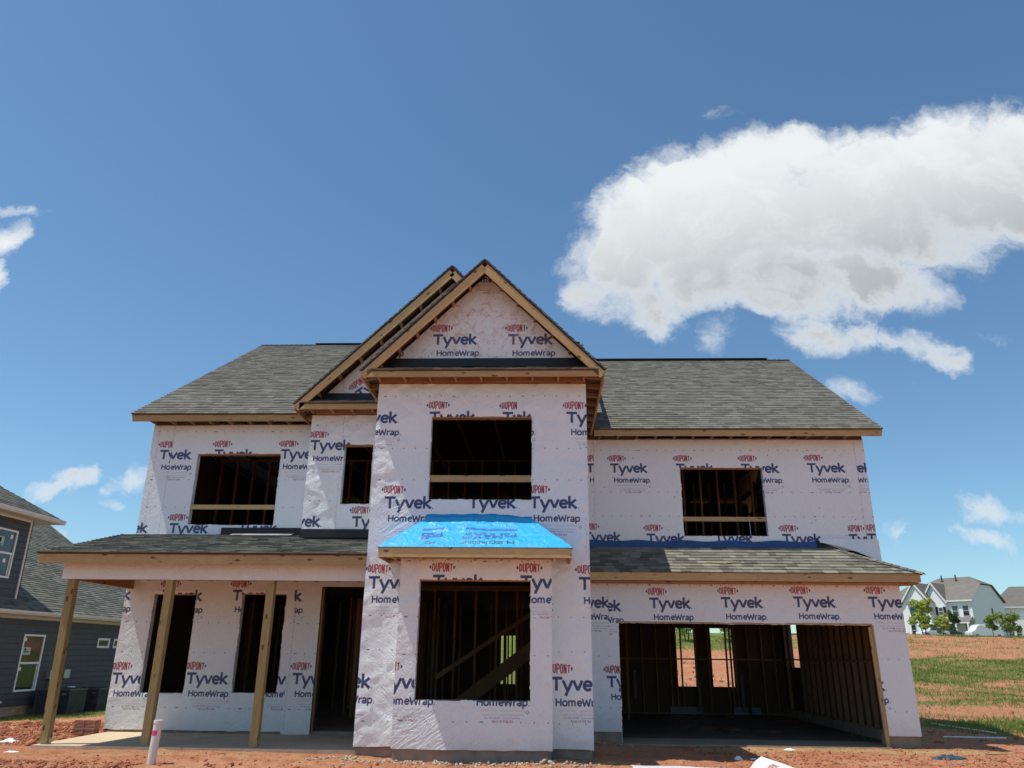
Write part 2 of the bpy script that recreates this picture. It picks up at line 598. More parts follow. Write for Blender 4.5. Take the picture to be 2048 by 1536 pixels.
M['slab'] = concrete_mat('porch_concrete', (.58, .45, .30), (.66, .53, .36))
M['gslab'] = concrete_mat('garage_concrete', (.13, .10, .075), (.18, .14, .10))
M['gslab_lit'] = concrete_mat('lit_garage_concrete', (.30, .25, .17), (.38, .32, .23))  # paler copy of the garage concrete: light at the doorway painted in
M['drain'] = simple('shaded_pipe', (.16, .15, .13), .6)  # white pipe greyed so its colour carries the garage shade
M['panel'] = simple('shaded_panel', (.22, .23, .24), .6)  # white offcuts greyed likewise, shade put into the base colour


def glass_mat(name, tint=(.03, .04, .05)):
    m, t, bs = newmat(name)
    tc = t.node('ShaderNodeTexCoord')
    n = t.noise(tc.outputs['Object'], 1.3, 2, .5)
    t.l.new(t.v('SCALE', tint, scale=t.mapr(n, .3, .7, .6, 1.5)), bs.inputs['Base Color'])
    bs.inputs['Roughness'].default_value = .06
    bs.inputs['Specular IOR Level'].default_value = .7
    return m


M['glass'] = glass_mat('window_glass')
M['glass_green'] = glass_mat('window_glass_green', (.02, .05, .03))
M['glass_brown'] = glass_mat('window_glass_brown', (.06, .04, .03))


def leaf_mat(name, a, b):
    m, t, bs = newmat(name)
    geo = t.node('ShaderNodeNewGeometry')
    c = t.mix(geo.outputs['Random Per Island'], a, b)
    t.l.new(c, bs.inputs['Base Color'])
    bs.inputs['Roughness'].default_value = .6
    bs.inputs['Subsurface Weight'].default_value = 0
    tr = t.node('ShaderNodeBsdfTranslucent')
    t.l.new(c, tr.inputs[0])
    ms = t.node('ShaderNodeMixShader'); ms.inputs[0].default_value = .35
    t.l.new(bs.outputs[0], ms.inputs[1]); t.l.new(tr.outputs[0], ms.inputs[2])
    t.l.new(ms.outputs[0], m.node_tree.nodes['Material Output'].inputs['Surface'])
    return m


M['leaf_y'] = leaf_mat('yellow_green_leaves', (.28, .36, .07), (.55, .60, .14))
M['leaf_m'] = leaf_mat('mid_green_leaves', (.18, .26, .07), (.38, .46, .14))
M['leaf_d'] = leaf_mat('dark_green_leaves', (.06, .11, .035), (.15, .21, .08))
M['grass'] = leaf_mat('grass_blades', (.10, .16, .025), (.28, .31, .07))
M['straw'] = leaf_mat('dry_straw', (.38, .28, .13), (.58, .44, .22))
M['clod'] = simple('red_clay_clod', (.34, .125, .062), .95, var=.35, scale=5)
M['gravel'] = simple('pale_rubble', (.42, .33, .24), .95, var=.35, scale=9)


def clay_mat():
    m, t, bs = newmat('red_clay_ground')
    tc = t.node('ShaderNodeTexCoord')
    p = tc.outputs['Object']
    n1 = t.noise(p, .55, 6, .62)
    n2 = t.noise(p, 3.5, 6, .66)
    n3 = t.noise(p, 26, 4, .65)
    c = t.mix(t.mapr(n1, .36, .64), (.45, .185, .095), (.53, .27, .15))
    c = t.mix(t.mapr(n2, .45, .62, 0, .75), c, (.38, .135, .068))
    c = t.v('SCALE', c, scale=t.mapr(n3, .28, .72, .78, 1.2))
    at = t.node('ShaderNodeAttribute'); at.attribute_name = 'cover'
    sp = t.node('ShaderNodeSeparateColor'); t.l.new(at.outputs['Color'], sp.inputs[0])
    gn = t.noise(p, 1.7, 7, .75)
    gcol = t.mix(t.mapr(t.noise(p, 8, 5, .7), .35, .65), (.075, .105, .02), (.23, .235, .06))
    gm = t.m('ADD', sp.outputs[0], t.m('MULTIPLY', t.m('SUBTRACT', gn, .5), 2.4))
    c = t.mix(t.mapr(gm, .38, .62), c, gcol)
    st = t.m('ADD', sp.outputs[1], t.m('MULTIPLY', t.m('SUBTRACT', t.noise(p, 2.3, 6, .7), .5), 2.0))
    c = t.mix(t.mapr(st, .4, .75, 0, .75), c, (.50, .36, .17))
    c = t.mix(t.mapr(t.m('ADD', sp.outputs[2], t.m('SUBTRACT', t.noise(p, 1.1, 8, .75), .5)), .35, .75, 0, .8), c, (.27, .17, .085))
    t.l.new(c, bs.inputs['Base Color'])
    bs.inputs['Roughness'].default_value = .95
    bs.inputs['Specular IOR Level'].default_value = .15
    b = t.node('ShaderNodeBump'); b.inputs['Distance'].default_value = .06
    hh = t.m('ADD', t.m('MULTIPLY', t.noise(p, 9, 6, .7), 1.0), t.m('MULTIPLY', n3, .35))
    t.l.new(hh, b.inputs['Height']); t.l.new(b.outputs[0], bs.inputs['Normal'])
    return m


M['clay'] = clay_mat()


# ------------------------------------------------------------------ ground
def ground_h(x, y):
    x = np.asarray(x, float); y = np.asarray(y, float)
    z = np.full(np.broadcast(x, y).shape, -.05) + 0 * x + 0 * y
    z = z - .06 * np.clip((x - .5) / 1.2, 0, 1) * np.clip((y - 12.8) / 1.5, 0, 1)
    z = z - .42 * np.clip((-x - 9) / 6, 0, 1) * np.clip((y - 14) / 9, 0, 1)
    # hill behind and to the right
    ys = np.array([-500, 26, 34, 44, 56, 70, 84, 95, 135, 300, 900], float)
    zs = np.array([0, 0, .10, .62, 1.45, 2.72, 3.62, 4.02, 4.62, 4.8, 5.0], float)
    hz = np.interp(y, ys, zs)
    sm = (np.interp(y - 2, ys, zs) + np.interp(y + 2, ys, zs) + hz) / 3
    f = np.clip((x + 14) / 14, 0, 1)
    z = z + sm * (f * f * (3 - 2 * f)) + .6 * sm * (1 - f)
    return z


def ground_detail(x, y):
    n = (fbm(x * .8, y * .8, 3, 4) - .5) * .09 + (fbm(x * 4, y * 4, 8, 4, .6) - .5) * .055 + (fbm(x * 13, y * 13, 21, 3, .6) - .5) * .026
    far = np.clip((y - 20) / 20, 0, 1)
    n = n + far * (fbm(x * .25, y * .25, 5, 4) - .5) * .7
    # tyre ruts / tracked clay at the front
    rut = np.clip(1 - np.abs(y - 11.9 - .12 * np.sin(x * .8)) / .3, 0, 1) * (fbm(x * 9, y * 3, 14, 3) - .35) * .07
    n = n + rut
    # keep it flat under buildings
    flat = np.ones_like(n)
    inb = (x > -8.6) & (x < 7.3) & (y > 13.05) & (y < 26.5)
    flat = np.where(inb & (x < -2.8), .25, flat)
    flat = np.where(inb & (x >= -2.8), .6, flat)
    flat = np.where((x > -34) & (x < -15.7) & (y < 33.5) & (y > 5), .3, flat)
    return n * flat


def gh(x, y):
    return float(ground_h(np.array([x]), np.array([y]))[0] + ground_detail(np.array([x]), np.array([y]))[0])


def green_mask(x, y):
    """1 where grass covers the clay"""
    n = fbm(x * .12, y * .22, 41, 4) - .5
    n2 = fbm(x * .5, y * .8, 51, 3) - .5
    yy = y + n * (6 + .75 * y)
    g = np.zeros_like(x)
    # hill right of the house: bands
    rr = x / np.maximum(y, 1)
    right = np.clip((rr - .26) / .08, 0, 1)
    band = np.exp(-((yy - 47) / 6.8) ** 2) * 1.0 + np.exp(-((yy - 32) / 4.0) ** 2) * .52 + np.exp(-((yy - 72) / 12) ** 2) * .30 + np.clip((y - 91) / 4, 0, 1) * .8 + .06
    nearp = np.clip(1 - np.hypot((x - 12.5) / 5.0, (y - 20.5) / 3.0), 0, 1) * 1.6 + np.clip(1 - np.abs(y - 24) / 3.5, 0, 1) * .45 * (x > 10)
    g = g + right * np.maximum(band, nearp)
    # behind the house (seen through its rear openings)
    mid = (1 - right) * np.clip((rr - .02) / .06, 0, 1)
    g = g + (1 - right) * (1 - np.clip((rr - .02) / .06, 0, 1)) * (x > -12) * (y > 26) * .95
    g = g + mid * (np.clip((y - 60) / 6, 0, 1) * 0.95 + np.exp(-((y - 33) / 2.5) ** 2) * .4)
    left = np.clip((-x - 2) / 4, 0, 1)
    g = g + left * np.where(y > 26, .95, np.clip((-x - 11.0) / 1.2, 0, 1) * np.clip((y - 18.5) / 2, 0, 1) * .75)
    g = np.maximum(g, np.clip((y - 110) / 20, 0, 1) * .8)
    g = np.where(y < 10, .1, g)
    return np.clip(g + n2 * .35, 0, 1)


def build_ground():
    xs = np.concatenate([np.arange(-900, -60, 60), np.arange(-60, -20, 4), np.arange(-20, -9, .25), np.arange(-9, 9.5, .042), np.arange(9.5, 72, .32), np.arange(72, 140, 4), np.arange(140, 901, 60)])
    ys = np.concatenate([np.arange(-300, 0, 50), np.arange(0, 10.4, 1.6), np.arange(10.4, 15.7, .042), np.arange(15.7, 30, .22), np.arange(30, 104, .5), np.arange(104, 160, 4), np.arange(160, 1500, 80)])
    X, Y = np.meshgrid(xs, ys)
    Z = ground_h(X, Y) + ground_detail(X, Y)
    nx, ny = len(xs), len(ys)
    co = np.stack([X, Y, Z], -1).reshape(-1, 3)
    i = np.arange(nx * ny).reshape(ny, nx)
    q = np.stack([i[:-1, :-1], i[:-1, 1:], i[1:, 1:], i[1:, :-1]], -1).reshape(-1, 4)
    me = np_mesh('ground', co, q, smooth=True)
    g = green_mask(X, Y).reshape(-1)
    xf, yf = X.reshape(-1), Y.reshape(-1)
    s = np.zeros_like(g)
    s = np.maximum(s, np.clip(1 - np.abs(yf - 12.55) / .45, 0, 1) * ((xf > -8) & (xf < 1.2)) * .55)
    s = np.maximum(s, np.clip(1 - np.abs(yf - 15.2) / .6, 0, 1) * ((xf > 2.6) & (xf < 8)) * .95)
    s = np.maximum(s, (np.clip(1 - np.hypot((xf + 8.8) / 3, (yf - 17.5) / 1.6), 0, 1)) * .6)
    col = np.stack([g, s, np.clip((yf - 19) / 6, 0, 1) * (.15 + .30 * np.clip((xf / np.maximum(yf, 1) - .26) / .08, 0, 1)), 0 * g + 1], -1).astype(np.float32)
    a = me.color_attributes.new('cover', 'FLOAT_COLOR', 'POINT')
    a.data.foreach_set('color', col.reshape(-1))
    o = link('ground', me, None, M['clay'])
    tag(o, kind='structure', label='bare red clay building lot rising to a grassy bank behind the houses')


def np_mesh(name, co, faces, smooth=False, uv=None):
    me = bpy.data.meshes.new(name)
    k = faces.shape[1]
    me.vertices.add(len(co)); me.vertices.foreach_set('co', np.asarray(co, np.float32).reshape(-1))
    me.loops.add(faces.size); me.loops.foreach_set('vertex_index', faces.reshape(-1).astype(np.int32))
    me.polygons.add(len(faces))
    me.polygons.foreach_set('loop_start', (np.arange(len(faces)) * k).astype(np.int32))
    me.polygons.foreach_set('loop_total', np.full(len(faces), k, np.int32))
    if smooth:
        me.polygons.foreach_set('use_smooth', np.ones(len(faces), bool))
    me.update(calc_edges=True)
    me.validate()
    if uv is not None:
        l = me.uv_layers.new(name='UVMap')
        l.data.foreach_set('uv', uv[faces.reshape(-1)].astype(np.float32).reshape(-1))
    return me


build_ground()

# ------------------------------------------------------------------ printed house wrap: pictures drawn here, stroke by stroke
RES = 230  # pixels per metre


class Canvas:
    def __init__(s, w, h, res=RES, base=(.80, .84, .85)):
        s.res = res; s.W = max(4, int(w * res)); s.H = max(4, int(h * res)); s.w = w; s.h = h
        s.a = np.empty((s.H, s.W, 3), np.float32); s.a[:] = base

    def blend(s, x0, z0, tile, col, clip=None):
        """tile: coverage array (row 0 = bottom) whose lower left corner lies at x0,z0 metres"""
        i0 = int(round(z0 * s.res)); j0 = int(round(x0 * s.res))
        h, w = tile.shape
        a0, a1 = max(0, i0), min(s.H, i0 + h); b0, b1 = max(0, j0), min(s.W, j0 + w)
        if clip:
            b0 = max(b0, int(clip[0] * s.res)); b1 = min(b1, int(clip[1] * s.res))
            if len(clip) > 2:
                a0 = max(a0, int(clip[2] * s.res)); a1 = min(a1, int(clip[3] * s.res))
        if a1 <= a0 or b1 <= b0: return
        t = tile[a0 - i0:a1 - i0, b0 - j0:b1 - j0][..., None]
        s.a[a0:a1, b0:b1] = s.a[a0:a1, b0:b1] * (1 - t) + np.array(col, np.float32) * t

    def wipe(s, x0, x1, z0, z1, col=(.80, .84, .85)):
        s.a[max(0, int(z0 * s.res)):int(z1 * s.res), max(0, int(x0 * s.res)):int(x1 * s.res)] = col

    def line(s, x0, x1, z, th, col, op=1.0):
        i = int(z * s.res); k = max(1, int(round(th * s.res)))
        a, b = max(0, int(x0 * s.res)), int(x1 * s.res)
        if 0 <= i < s.H and b > a:
            s.a[i:i + k, a:b] = s.a[i:i + k, a:b] * (1 - op) + np.array(col, np.float32) * op

    def image(s, name):
        im = bpy.data.images.new(name, s.W, s.H, alpha=False, float_buffer=False)
        lin = np.clip(s.a, 0, 1)
        srgb = np.where(lin <= .0031308, lin * 12.92, 1.055 * lin ** (1 / 2.4) - .055)
        buf = np.ones((s.H, s.W, 4), np.float32); buf[..., :3] = srgb
        im.pixels.foreach_set(buf.reshape(-1))
        im.update()
        im.pack()
        return im


def raster(strokes, w, h, res=RES):
    """strokes: (points, width) in metres, butt ends, round joins -> coverage"""
    W, H = int(w * res) + 2, int(h * res) + 2
    jj, ii = np.meshgrid((np.arange(W) + .5) / res, (np.arange(H) + .5) / res)
    cov = np.zeros((H, W), np.float32); e = .5 / res
    for pts, wd in strokes:
        for k in range(len(pts) - 1):
            (ax, ay), (bx, by) = pts[k], pts[k + 1]
            L = hypot(bx - ax, by - ay)
            if L < 1e-6: continue
            ux, uy = (bx - ax) / L, (by - ay) / L
            s = (jj - ax) * ux + (ii - ay) * uy
            d = np.abs(-(jj - ax) * uy + (ii - ay) * ux)
            c = np.clip((wd / 2 - d) / (2 * e) + .5, 0, 1) * np.clip((s) / (2 * e) + .5, 0, 1) * np.clip((L - s) / (2 * e) + .5, 0, 1)
            cov = np.maximum(cov, c)
            if k > 0:
                cov = np.maximum(cov, np.clip((wd / 2 - np.hypot(jj - ax, ii - ay)) / (2 * e) + .5, 0, 1))
    return cov


def arc(cx, cy, rx, ry, a0, a1, n=14):
    return [(cx + rx * cos(radians(a0 + (a1 - a0) * k / n)), cy + ry * sin(radians(a0 + (a1 - a0) * k / n))) for k in range(n + 1)]


GL = {
    'T': (.80, [[(0, .91), (.80, .91)], [(.40, .9), (.40, 0)]]),
    'y': (.70, [[(.03, .76), (.33, .03)], [(.66, .76), (.36, .02), (.20, -.36)]]),
    'v': (.66, [[(.04, .76), (.32, .04)], [(.62, .76), (.32, .04)]]),
    'e': (.64, [arc(.33, .38, .25, .31, -42, -360 + 5, 22), [(.08, .39), (.60, .39)]]),
    'k': (.64, [[(.10, 1.06), (.10, 0)], [(.56, .76), (.18, .40)], [(.18, .42), (.60, 0)]]),
    'H': (.82, [[(.10, 1), (.10, 0)], [(.68, 1), (.68, 0)], [(.1, .53), (.68, .53)]]),
    'o': (.74, [arc(.35, .38, .27, .31, 0, 360, 22)]),
    'm': (1.10, [[(.10, 0), (.10, .74)], arc(.29, .48, .19, .22, 160, 0, 10) + [(.48, 0)], arc(.67, .48, .19, .22, 160, 0, 10) + [(.86, 0)]]),
    'W': (1.12, [[(.03, 1), (.27, .04), (.53, .78), (.79, .04), (1.03, 1)]]),
    'r': (.46, [[(.10, 0), (.10, .74)], arc(.36, .40, .26, .29, 175, 75, 8)]),
    'a': (.64, [arc(.28, .48, .22, .22, 140, 0, 9) + [(.50, 0)], arc(.29, .21, .21, .15, 0, 360, 16)]),
    'p': (.70, [[(.10, -.32), (.10, .74)], arc(.34, .38, .25, .31, 0, 360, 20)]),
    '.': (.2, [[(.05, .06), (.16, .06)]]),
    'D': (.44, [[(.08, 0), (.08, 1)], [(.08, .93), (.24, .93), (.33, .80), (.33, .2), (.24, .07), (.08, .07)]]),
    'U': (.44, [[(.08, 1), (.08, .2), (.2, .06), (.33, .2), (.33, 1)]]),
    'P': (.42, [[(.08, 0), (.08, 1)], [(.08, .93), (.25, .93), (.33, .84), (.33, .56), (.25, .47), (.08, .47)]]),
    'O': (.44, [[(.08, .2), (.2, .06), (.33, .2), (.33, .8), (.2, .94), (.08, .8), (.08, .2)]]),
    'N': (.46, [[(.08, 0), (.08, 1)], [(.08, 1), (.34, 0)], [(.34, 0), (.34, 1)]]),
    't': (.40, [[(.2, 0), (.2, 1)], [(.02, .92), (.38, .92)]]),
}


def word(txt, x, z, cap, weight, width):
    """strokes of a word fitted to `width` metres"""
    tot = sum(GL[c][0] for c in txt)
    sx = width / tot
    out = []
    for c in txt:
        adv, st = GL[c]
        for pl in st:
            out.append(([(x + q[0] * sx, z + q[1] * cap) for q in pl], weight))
        x += adv * sx
    return out


_texc = {}


def raster_text(s, height, res=RES, width=None):
    """coverage of a line of the built-in font, cap height in metres"""
    key = (s, round(height, 4), width, res)
    if key in _texc: return _texc[key]
    cu = bpy.data.curves.new('print', 'FONT'); cu.body = s; cu.resolution_u = 3
    ob = bpy.data.objects.new('print', cu); COL.objects.link(ob)
    me = ob.to_mesh(); me.calc_loop_triangles()
    v = np.array([q.co[:2] for q in me.vertices]) if len(me.vertices) else np.zeros((1, 2))
    tr = np.array([t_.vertices[:] for t_ in me.loop_triangles]) if len(me.loop_triangles) else np.zeros((0, 3), int)
    ob.to_mesh_clear(); bpy.data.objects.remove(ob); bpy.data.curves.remove(cu)
    k = height / .70
    v = v * k
    v[:, 0] -= v[:, 0].min(); v[:, 1] += height * .35
    if width: v[:, 0] *= width / max(1e-6, v[:, 0].max())
    SS = 3; R = res * SS
    W = int(v[:, 0].max() * res) + 3; H = int(height * 1.8 * res) + 3
    big = np.zeros((H * SS, W * SS), np.float32)
    for t_ in tr:
        a, b, c = v[t_] * R
        x0, x1 = int(min(a[0], b[0], c[0])), int(max(a[0], b[0], c[0])) + 1
        y0, y1 = int(min(a[1], b[1], c[1])), int(max(a[1], b[1], c[1])) + 1
        x0 = max(0, x0); y0 = max(0, y0); x1 = min(W * SS, x1); y1 = min(H * SS, y1)
        if x1 <= x0 or y1 <= y0: continue
        jj, ii = np.meshgrid(np.arange(x0, x1) + .5, np.arange(y0, y1) + .5)
        d = (b[0] - a[0]) * (c[1] - a[1]) - (b[1] - a[1]) * (c[0] - a[0])
        if abs(d) < 1e-9: continue
        w1 = ((b[0] - jj) * (c[1] - ii) - (b[1] - ii) * (c[0] - jj)) / d
        w2 = ((c[0] - jj) * (a[1] - ii) - (c[1] - ii) * (a[0] - jj)) / d
        w3 = 1 - w1 - w2
        big[y0:y1, x0:x1][(w1 >= 0) & (w2 >= 0) & (w3 >= 0)] = 1
    out = big.reshape(H, SS, W, SS).mean((1, 3))
    _texc[key] = out
    return out


NAVY = (.048, .062, .155); RED = (.34, .014, .028); GREY = (.34, .36, .42)
ox, oz = .25, .80   # where the red mark's centre sits in the tile
T_navy = raster(word('Tyvek', ox - .145, oz - .32, .20, .044, .80) + word('HomeWrap', ox - .07, oz - .54, .110, .0240, .775)
                + [([(ox + .665, oz - .315), (ox + .682, oz - .315)], .016), ([(ox + .712, oz - .535), (ox + .728, oz - .535)], .014)]
                + [([(ox - .203, oz), (ox - .180, oz + .026)], .016), ([(ox - .203, oz), (ox - .180, oz - .026)], .016), ([(ox - .194, oz), (ox - .176, oz)], .045), ([(ox + .203, oz), (ox + .180, oz + .026)], .016), ([(ox + .203, oz), (ox + .180, oz - .026)], .016), ([(ox + .176, oz), (ox + .194, oz)], .045)]
                + [([(ox + .70, oz - .60), (ox + .725, oz - .625), (ox + .70, oz - .65), (ox + .675, oz - .625), (ox + .70, oz - .60)], .006)], 1.1, 1.0)
_ds = []
_x = ox - .165
for k_, c_ in enumerate('DUPONT'):
    hh_ = .112 + .042 * (1 - ((k_ - 2.5) / 2.5) ** 2)
    w_ = .0558
    g_ = GL['t' if c_ == 'T' else c_]
    for pl in g_[1]:
        _ds.append(([(_x + q[0] / g_[0] * w_, oz - hh_ / 2 + q[1] * hh_) for q in pl], .0178))
    _x += w_
T_red = raster(_ds, .55, 1.0)
T_small = raster([([(ox - .03, oz - .595), (ox + .255, oz - .595)], .004), ([(ox + .286, oz - .60), (ox + .66, oz - .60)], .004),
                  ([(ox - .03, oz - .61), (ox + .24, oz - .61)], .004), ([(ox + .286, oz - .615), (ox + .66, oz - .615)], .004),
                  ([(ox + .02, oz - .660), (ox + .65, oz - .660)], .004), ([(ox + .02, oz - .672), (ox + .65, oz - .672)], .003)], 1.1, 1.0)
T_call = raster_text('Call 1-800-448-0835  Tyvek.com/homewrap', .026, width=.53)
T_made = raster_text('MADE IN THE USA', .036, width=.315)


def logo(cv, x, z, clip=None, small=True, rot=False):
    """whole Tyvek print with the red mark centred at x,z (metres on the canvas)"""
    bx, bz = x - ox, z - oz
    cv.blend(bx, bz, T_navy, NAVY, clip)
    cv.blend(bx, bz, T_red, RED, clip)
    if small:
        cv.blend(bx, bz, T_small * .8, GREY, clip)
        cv.blend(x + .05, z - .725, T_call * .9, (.12, .13, .18), clip)
        cv.blend(x + .165, z - .782, T_made, RED, clip)


def dots(cv, z, x0=0, x1=None, op=.9):
    x1 = cv.w if x1 is None else x1
    x = x0 + .1
    k = 0
    while x < x1:
        cv.line(x, x + (.017 if k % 6 else .055), z, .017, (.10, .10, .13), op)
        x += .203; k += 1


def seam(cv, x, z0, z1, seed=1, op=.6):
    """a vertical overlap edge with staples"""
    r = random.Random(seed)
    j = int(x * cv.res)
    if not (2 < j < cv.W - 3): return
    i0, i1 = max(0, int(z0 * cv.res)), min(cv.H, int(z1 * cv.res))
    cv.a[i0:i1, j:j + 2] *= .72
    cv.a[i0:i1, j + 1:j + 3] *= .95
    z = z0 + .1
    while z < z1:
        i = int(z * cv.res); jj = j - int(r.uniform(-.02, .03) * cv.res)
        if 0 <= i < cv.H - 6 and 0 < jj < cv.W - 4:
            for q in range(5):
                cv.a[i + q, min(cv.W - 1, max(0, jj + q // 2 * r.choice((-1, 1)))):][:2] *= .35
        z += r.uniform(.08, .2)


def nails(cv, n, seed):
    r = random.Random(seed)
    for _ in range(n):
        i = int(r.random() * (cv.H - 6)); j = int(r.random() * (cv.W - 6))
        cv.a[i:i + 4, j:j + 4] = (.03, .03, .04)


# ------------------------------------------------------------------ the house
HOUSE = empty('house_under_construction', (-0.65, 19.0, 0.0),
              label='two storey timber house shell covered in white printed house wrap, unfinished, with window openings', cat='house')
H = HOUSE


def span_rects(x0, x1, z0, z1, holes):
    xs = sorted({x0, x1, *[h[0] for h in holes], *[h[1] for h in holes]})
    xs = [x for x in xs if x0 <= x <= x1]
    out = []
    for a, b in zip(xs[:-1], xs[1:]):
        if b - a < 1e-4: continue
        hs = sorted([(h[2], h[3]) for h in holes if h[0] < (a + b) / 2 < h[1]])
        z = z0
        for (ha, hb) in hs:
            if ha > z + 1e-4: out.append((a, b, z, ha))
            z = max(z, hb)
        if z1 > z + 1e-4: out.append((a, b, z, z1))
    return out


def wrap_sheet(name, x0, x1, z0, z1, y, holes, mat, amp=1.0, seed=1, top=None, ragged=0.0, cell=.035, loose=None):
    """wrinkled wrap facing -Y with openings; top(x) gives a sloping upper edge"""
    def cuts(a, b, extra):
        pts = sorted({round(a, 4), round(b, 4), *[round(e, 4) for e in extra if a < e < b]})
        out = [pts[0]]
        for p, q in zip(pts[:-1], pts[1:]):
            n = max(1, int(math.ceil((q - p) / cell)))
            out += [p + (q - p) * k / n for k in range(1, n + 1)]
        return np.array(out)
    xs = cuts(x0, x1, [h[0] for h in holes] + [h[1] for h in holes])
    zs = cuts(z0, z1, [h[2] for h in holes] + [h[3] for h in holes])
    X, Zp = np.meshgrid(xs, zs)
    Z = Zp.copy()
    if top is not None:
        tz = np.array([max(z0 + .002, top(v)) for v in xs])[None, :]
        Z = z0 + (Zp - z0) / (z1 - z0) * (tz - z0)
    if ragged:
        bot = (vnoise(xs * 5, xs * 0, seed + 3) - .5)[None, :] * ragged
        Z = Z + bot * np.clip(1 - (Z - z0) / .1, 0, 1)
    w = wrinkle(X, Z, seed) * amp
    w = w + .012 * amp * fbm(X * .9, Z * .7, seed + 90, 2)
    # puckers round the openings, and the free hem standing off a little
    for h in holes:
        d = np.maximum(np.maximum(h[0] - X, X - h[1]), np.maximum(h[2] - Z, Z - h[3]))
        w = w * (1 - .8 * np.clip(1 - d / .03, 0, 1) * (d >= -1e-5))
    w = w + .003 * amp * np.clip(1 - (Z - z0) / .25, 0, 1) * (vnoise(X * 2.5, Z * 0, seed + 4))
    Y = y - .002 - w
    for k, h in enumerate(holes):
        if h[2] < .2 and h[3] > 2.7: continue
        jx = .016 * vnoise(Z * 7, Z * 0 + k, seed + 60) + .012 * (vnoise(Z * 23, Z * 0 + k, seed + 61) > .72)
        jz = .014 * vnoise(X * 6, X * 0 + k, seed + 62) + .010 * (vnoise(X * 21, X * 0 + k, seed + 63) > .75)
        inz = (Z > h[2] - 1e-4) & (Z < h[3] + 1e-4); inx = (X > h[0] - 1e-4) & (X < h[1] + 1e-4)
        X = np.where((np.abs(X - h[0]) < 1e-4) & inz, X + jx, np.where((np.abs(X - h[1]) < 1e-4) & inz, X - jx, X))
        Z = np.where((np.abs(Z - h[2]) < 1e-4) & inx, Z + jz, np.where((np.abs(Z - h[3]) < 1e-4) & inx, Z - jz * .6, Z))
    co = np.stack([X, Y, Z], -1).reshape(-1, 3)
    uv = np.stack([(X - x0) / (x1 - x0), (Z - z0) / (z1 - z0)], -1).reshape(-1, 2)
    nx, nz = len(xs), len(zs)
    i = np.arange(nx * nz).reshape(nz, nx)
    q = np.stack([i[:-1, :-1], i[:-1, 1:], i[1:, 1:], i[1:, :-1]], -1)
    cx = (xs[:-1] + xs[1:]) / 2; cz = (zs[:-1] + zs[1:]) / 2
    CX, CZ = np.meshgrid(cx, cz)
    keep = np.ones_like(CX, bool)
    for h in holes:
        keep &= ~((CX > h[0]) & (CX < h[1]) & (CZ > h[2]) & (CZ < h[3]))
    me = np_mesh(name, co, q[keep], smooth=True, uv=uv)
    return link(name, me, H, mat)


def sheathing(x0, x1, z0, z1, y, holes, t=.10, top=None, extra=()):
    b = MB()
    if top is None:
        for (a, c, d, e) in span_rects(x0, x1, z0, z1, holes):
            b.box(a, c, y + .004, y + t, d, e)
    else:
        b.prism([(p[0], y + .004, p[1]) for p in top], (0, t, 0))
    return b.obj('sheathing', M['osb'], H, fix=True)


def opening(h, y, jamb=True, sill_white=True, t=.14, rail=None, deep=.14):
    """wood header, wrap folded round the jambs, sill"""
    x0, x1, z0, z1 = h
    board(H, 'header', (x0, y + deep / 2, z1 - .012), (x1, y + deep / 2, z1 - .012), .02, deep, M['orange'])
    if jamb:
        for (xa, xb) in ((x0 - .001, x0 + .008), (x1 - .008, x1 + .001)):
            MB().box(xa, xb, y - .006, y + deep * .95, z0, z1 - .022).obj('jamb_wrap', M['wrap_plain'], H)
    board(H, 'window_sill', (x0, y + deep / 2 + .004, z0 + .008), (x1, y + deep / 2 + .004, z0 + .008), .018, deep - .012, M['stud'])
    if rail:
        board(H, 'guard_rail', (x0 - .0, y + .035, (rail[0] + rail[1]) / 2), (x1, y + .035, (rail[0] + rail[1]) / 2), rail[1] - rail[0], .038, M['pine'])


M['wrap_plain'] = wrap_mat('plain_house_wrap', None)

# --- canvases (origin at the lower left of each sheet)
WIN_L = (-7.235, -5.455, 3.84, 5.335); WIN_B = (-3.95, -3.36, 4.145, 5.34); WIN_T = (-1.96, -.19, 3.885, 5.36)
WIN_BAY = (-1.975, -.20, .765, 2.555); WIN_R = (2.965, 4.75, 3.835, 5.325)
WIN_P1 = (-7.68, -6.81, .67, 2.495); WIN_P2 = (-5.915, -5.02, .69, 2.515)
PC = .0


def canvas(x0, x1, z0, z1, logos, rows=(), seams=(), name='print', nail=0, wipes=()):
    cv = Canvas(x1 - x0, z1 - z0)
    for w in wipes:
        pass
    for L in logos:
        x, z = L[0], L[1]
        clip = None
        if len(L) > 2 and L[2]:
            clip = (L[2][0] - x0, L[2][1] - x0)
            cv.wipe(clip[0], clip[1], z - z0 - .80, z - z0 + .08)
        logo(cv, x - x0, z - z0, clip, small=(len(L) < 4 or L[3]))
    for r in rows:
        dots(cv, r - z0)
    for s in seams:
        seam(cv, s[0] - x0, s[1] - z0, s[2] - z0, int(abs(s[0] * 100)))
    if nail: nails(cv, nail, int(abs(x0 * 77)) + 3)
    return cv.image(name)


def W(name, x0, x1, z0, z1, y, holes, logos, rows, seams=(), amp=1.0, seed=1, top=None, topoly=None, nail=0, stain=0, t=.14, ragged=0.0):
    img = canvas(x0, x1, z0, z1, logos, rows, seams, name + '_print', nail)
    m = wrap_mat(name + '_material', img, stain, min(1.0, .35 + .55 * amp))
    wrap_sheet('house_wrap', x0, x1, z0, z1, y, holes, m, amp, seed, top, ragged)
    sheathing(x0 + .004, x1 - .004, z0 + .03, z1, y, holes, t, topoly)


YL, YB, YT, YBAY, YR, YG = 15.35, 14.63, 12.80, 12.45, 16.5, 15.77
DZ = [5.545, 4.058]
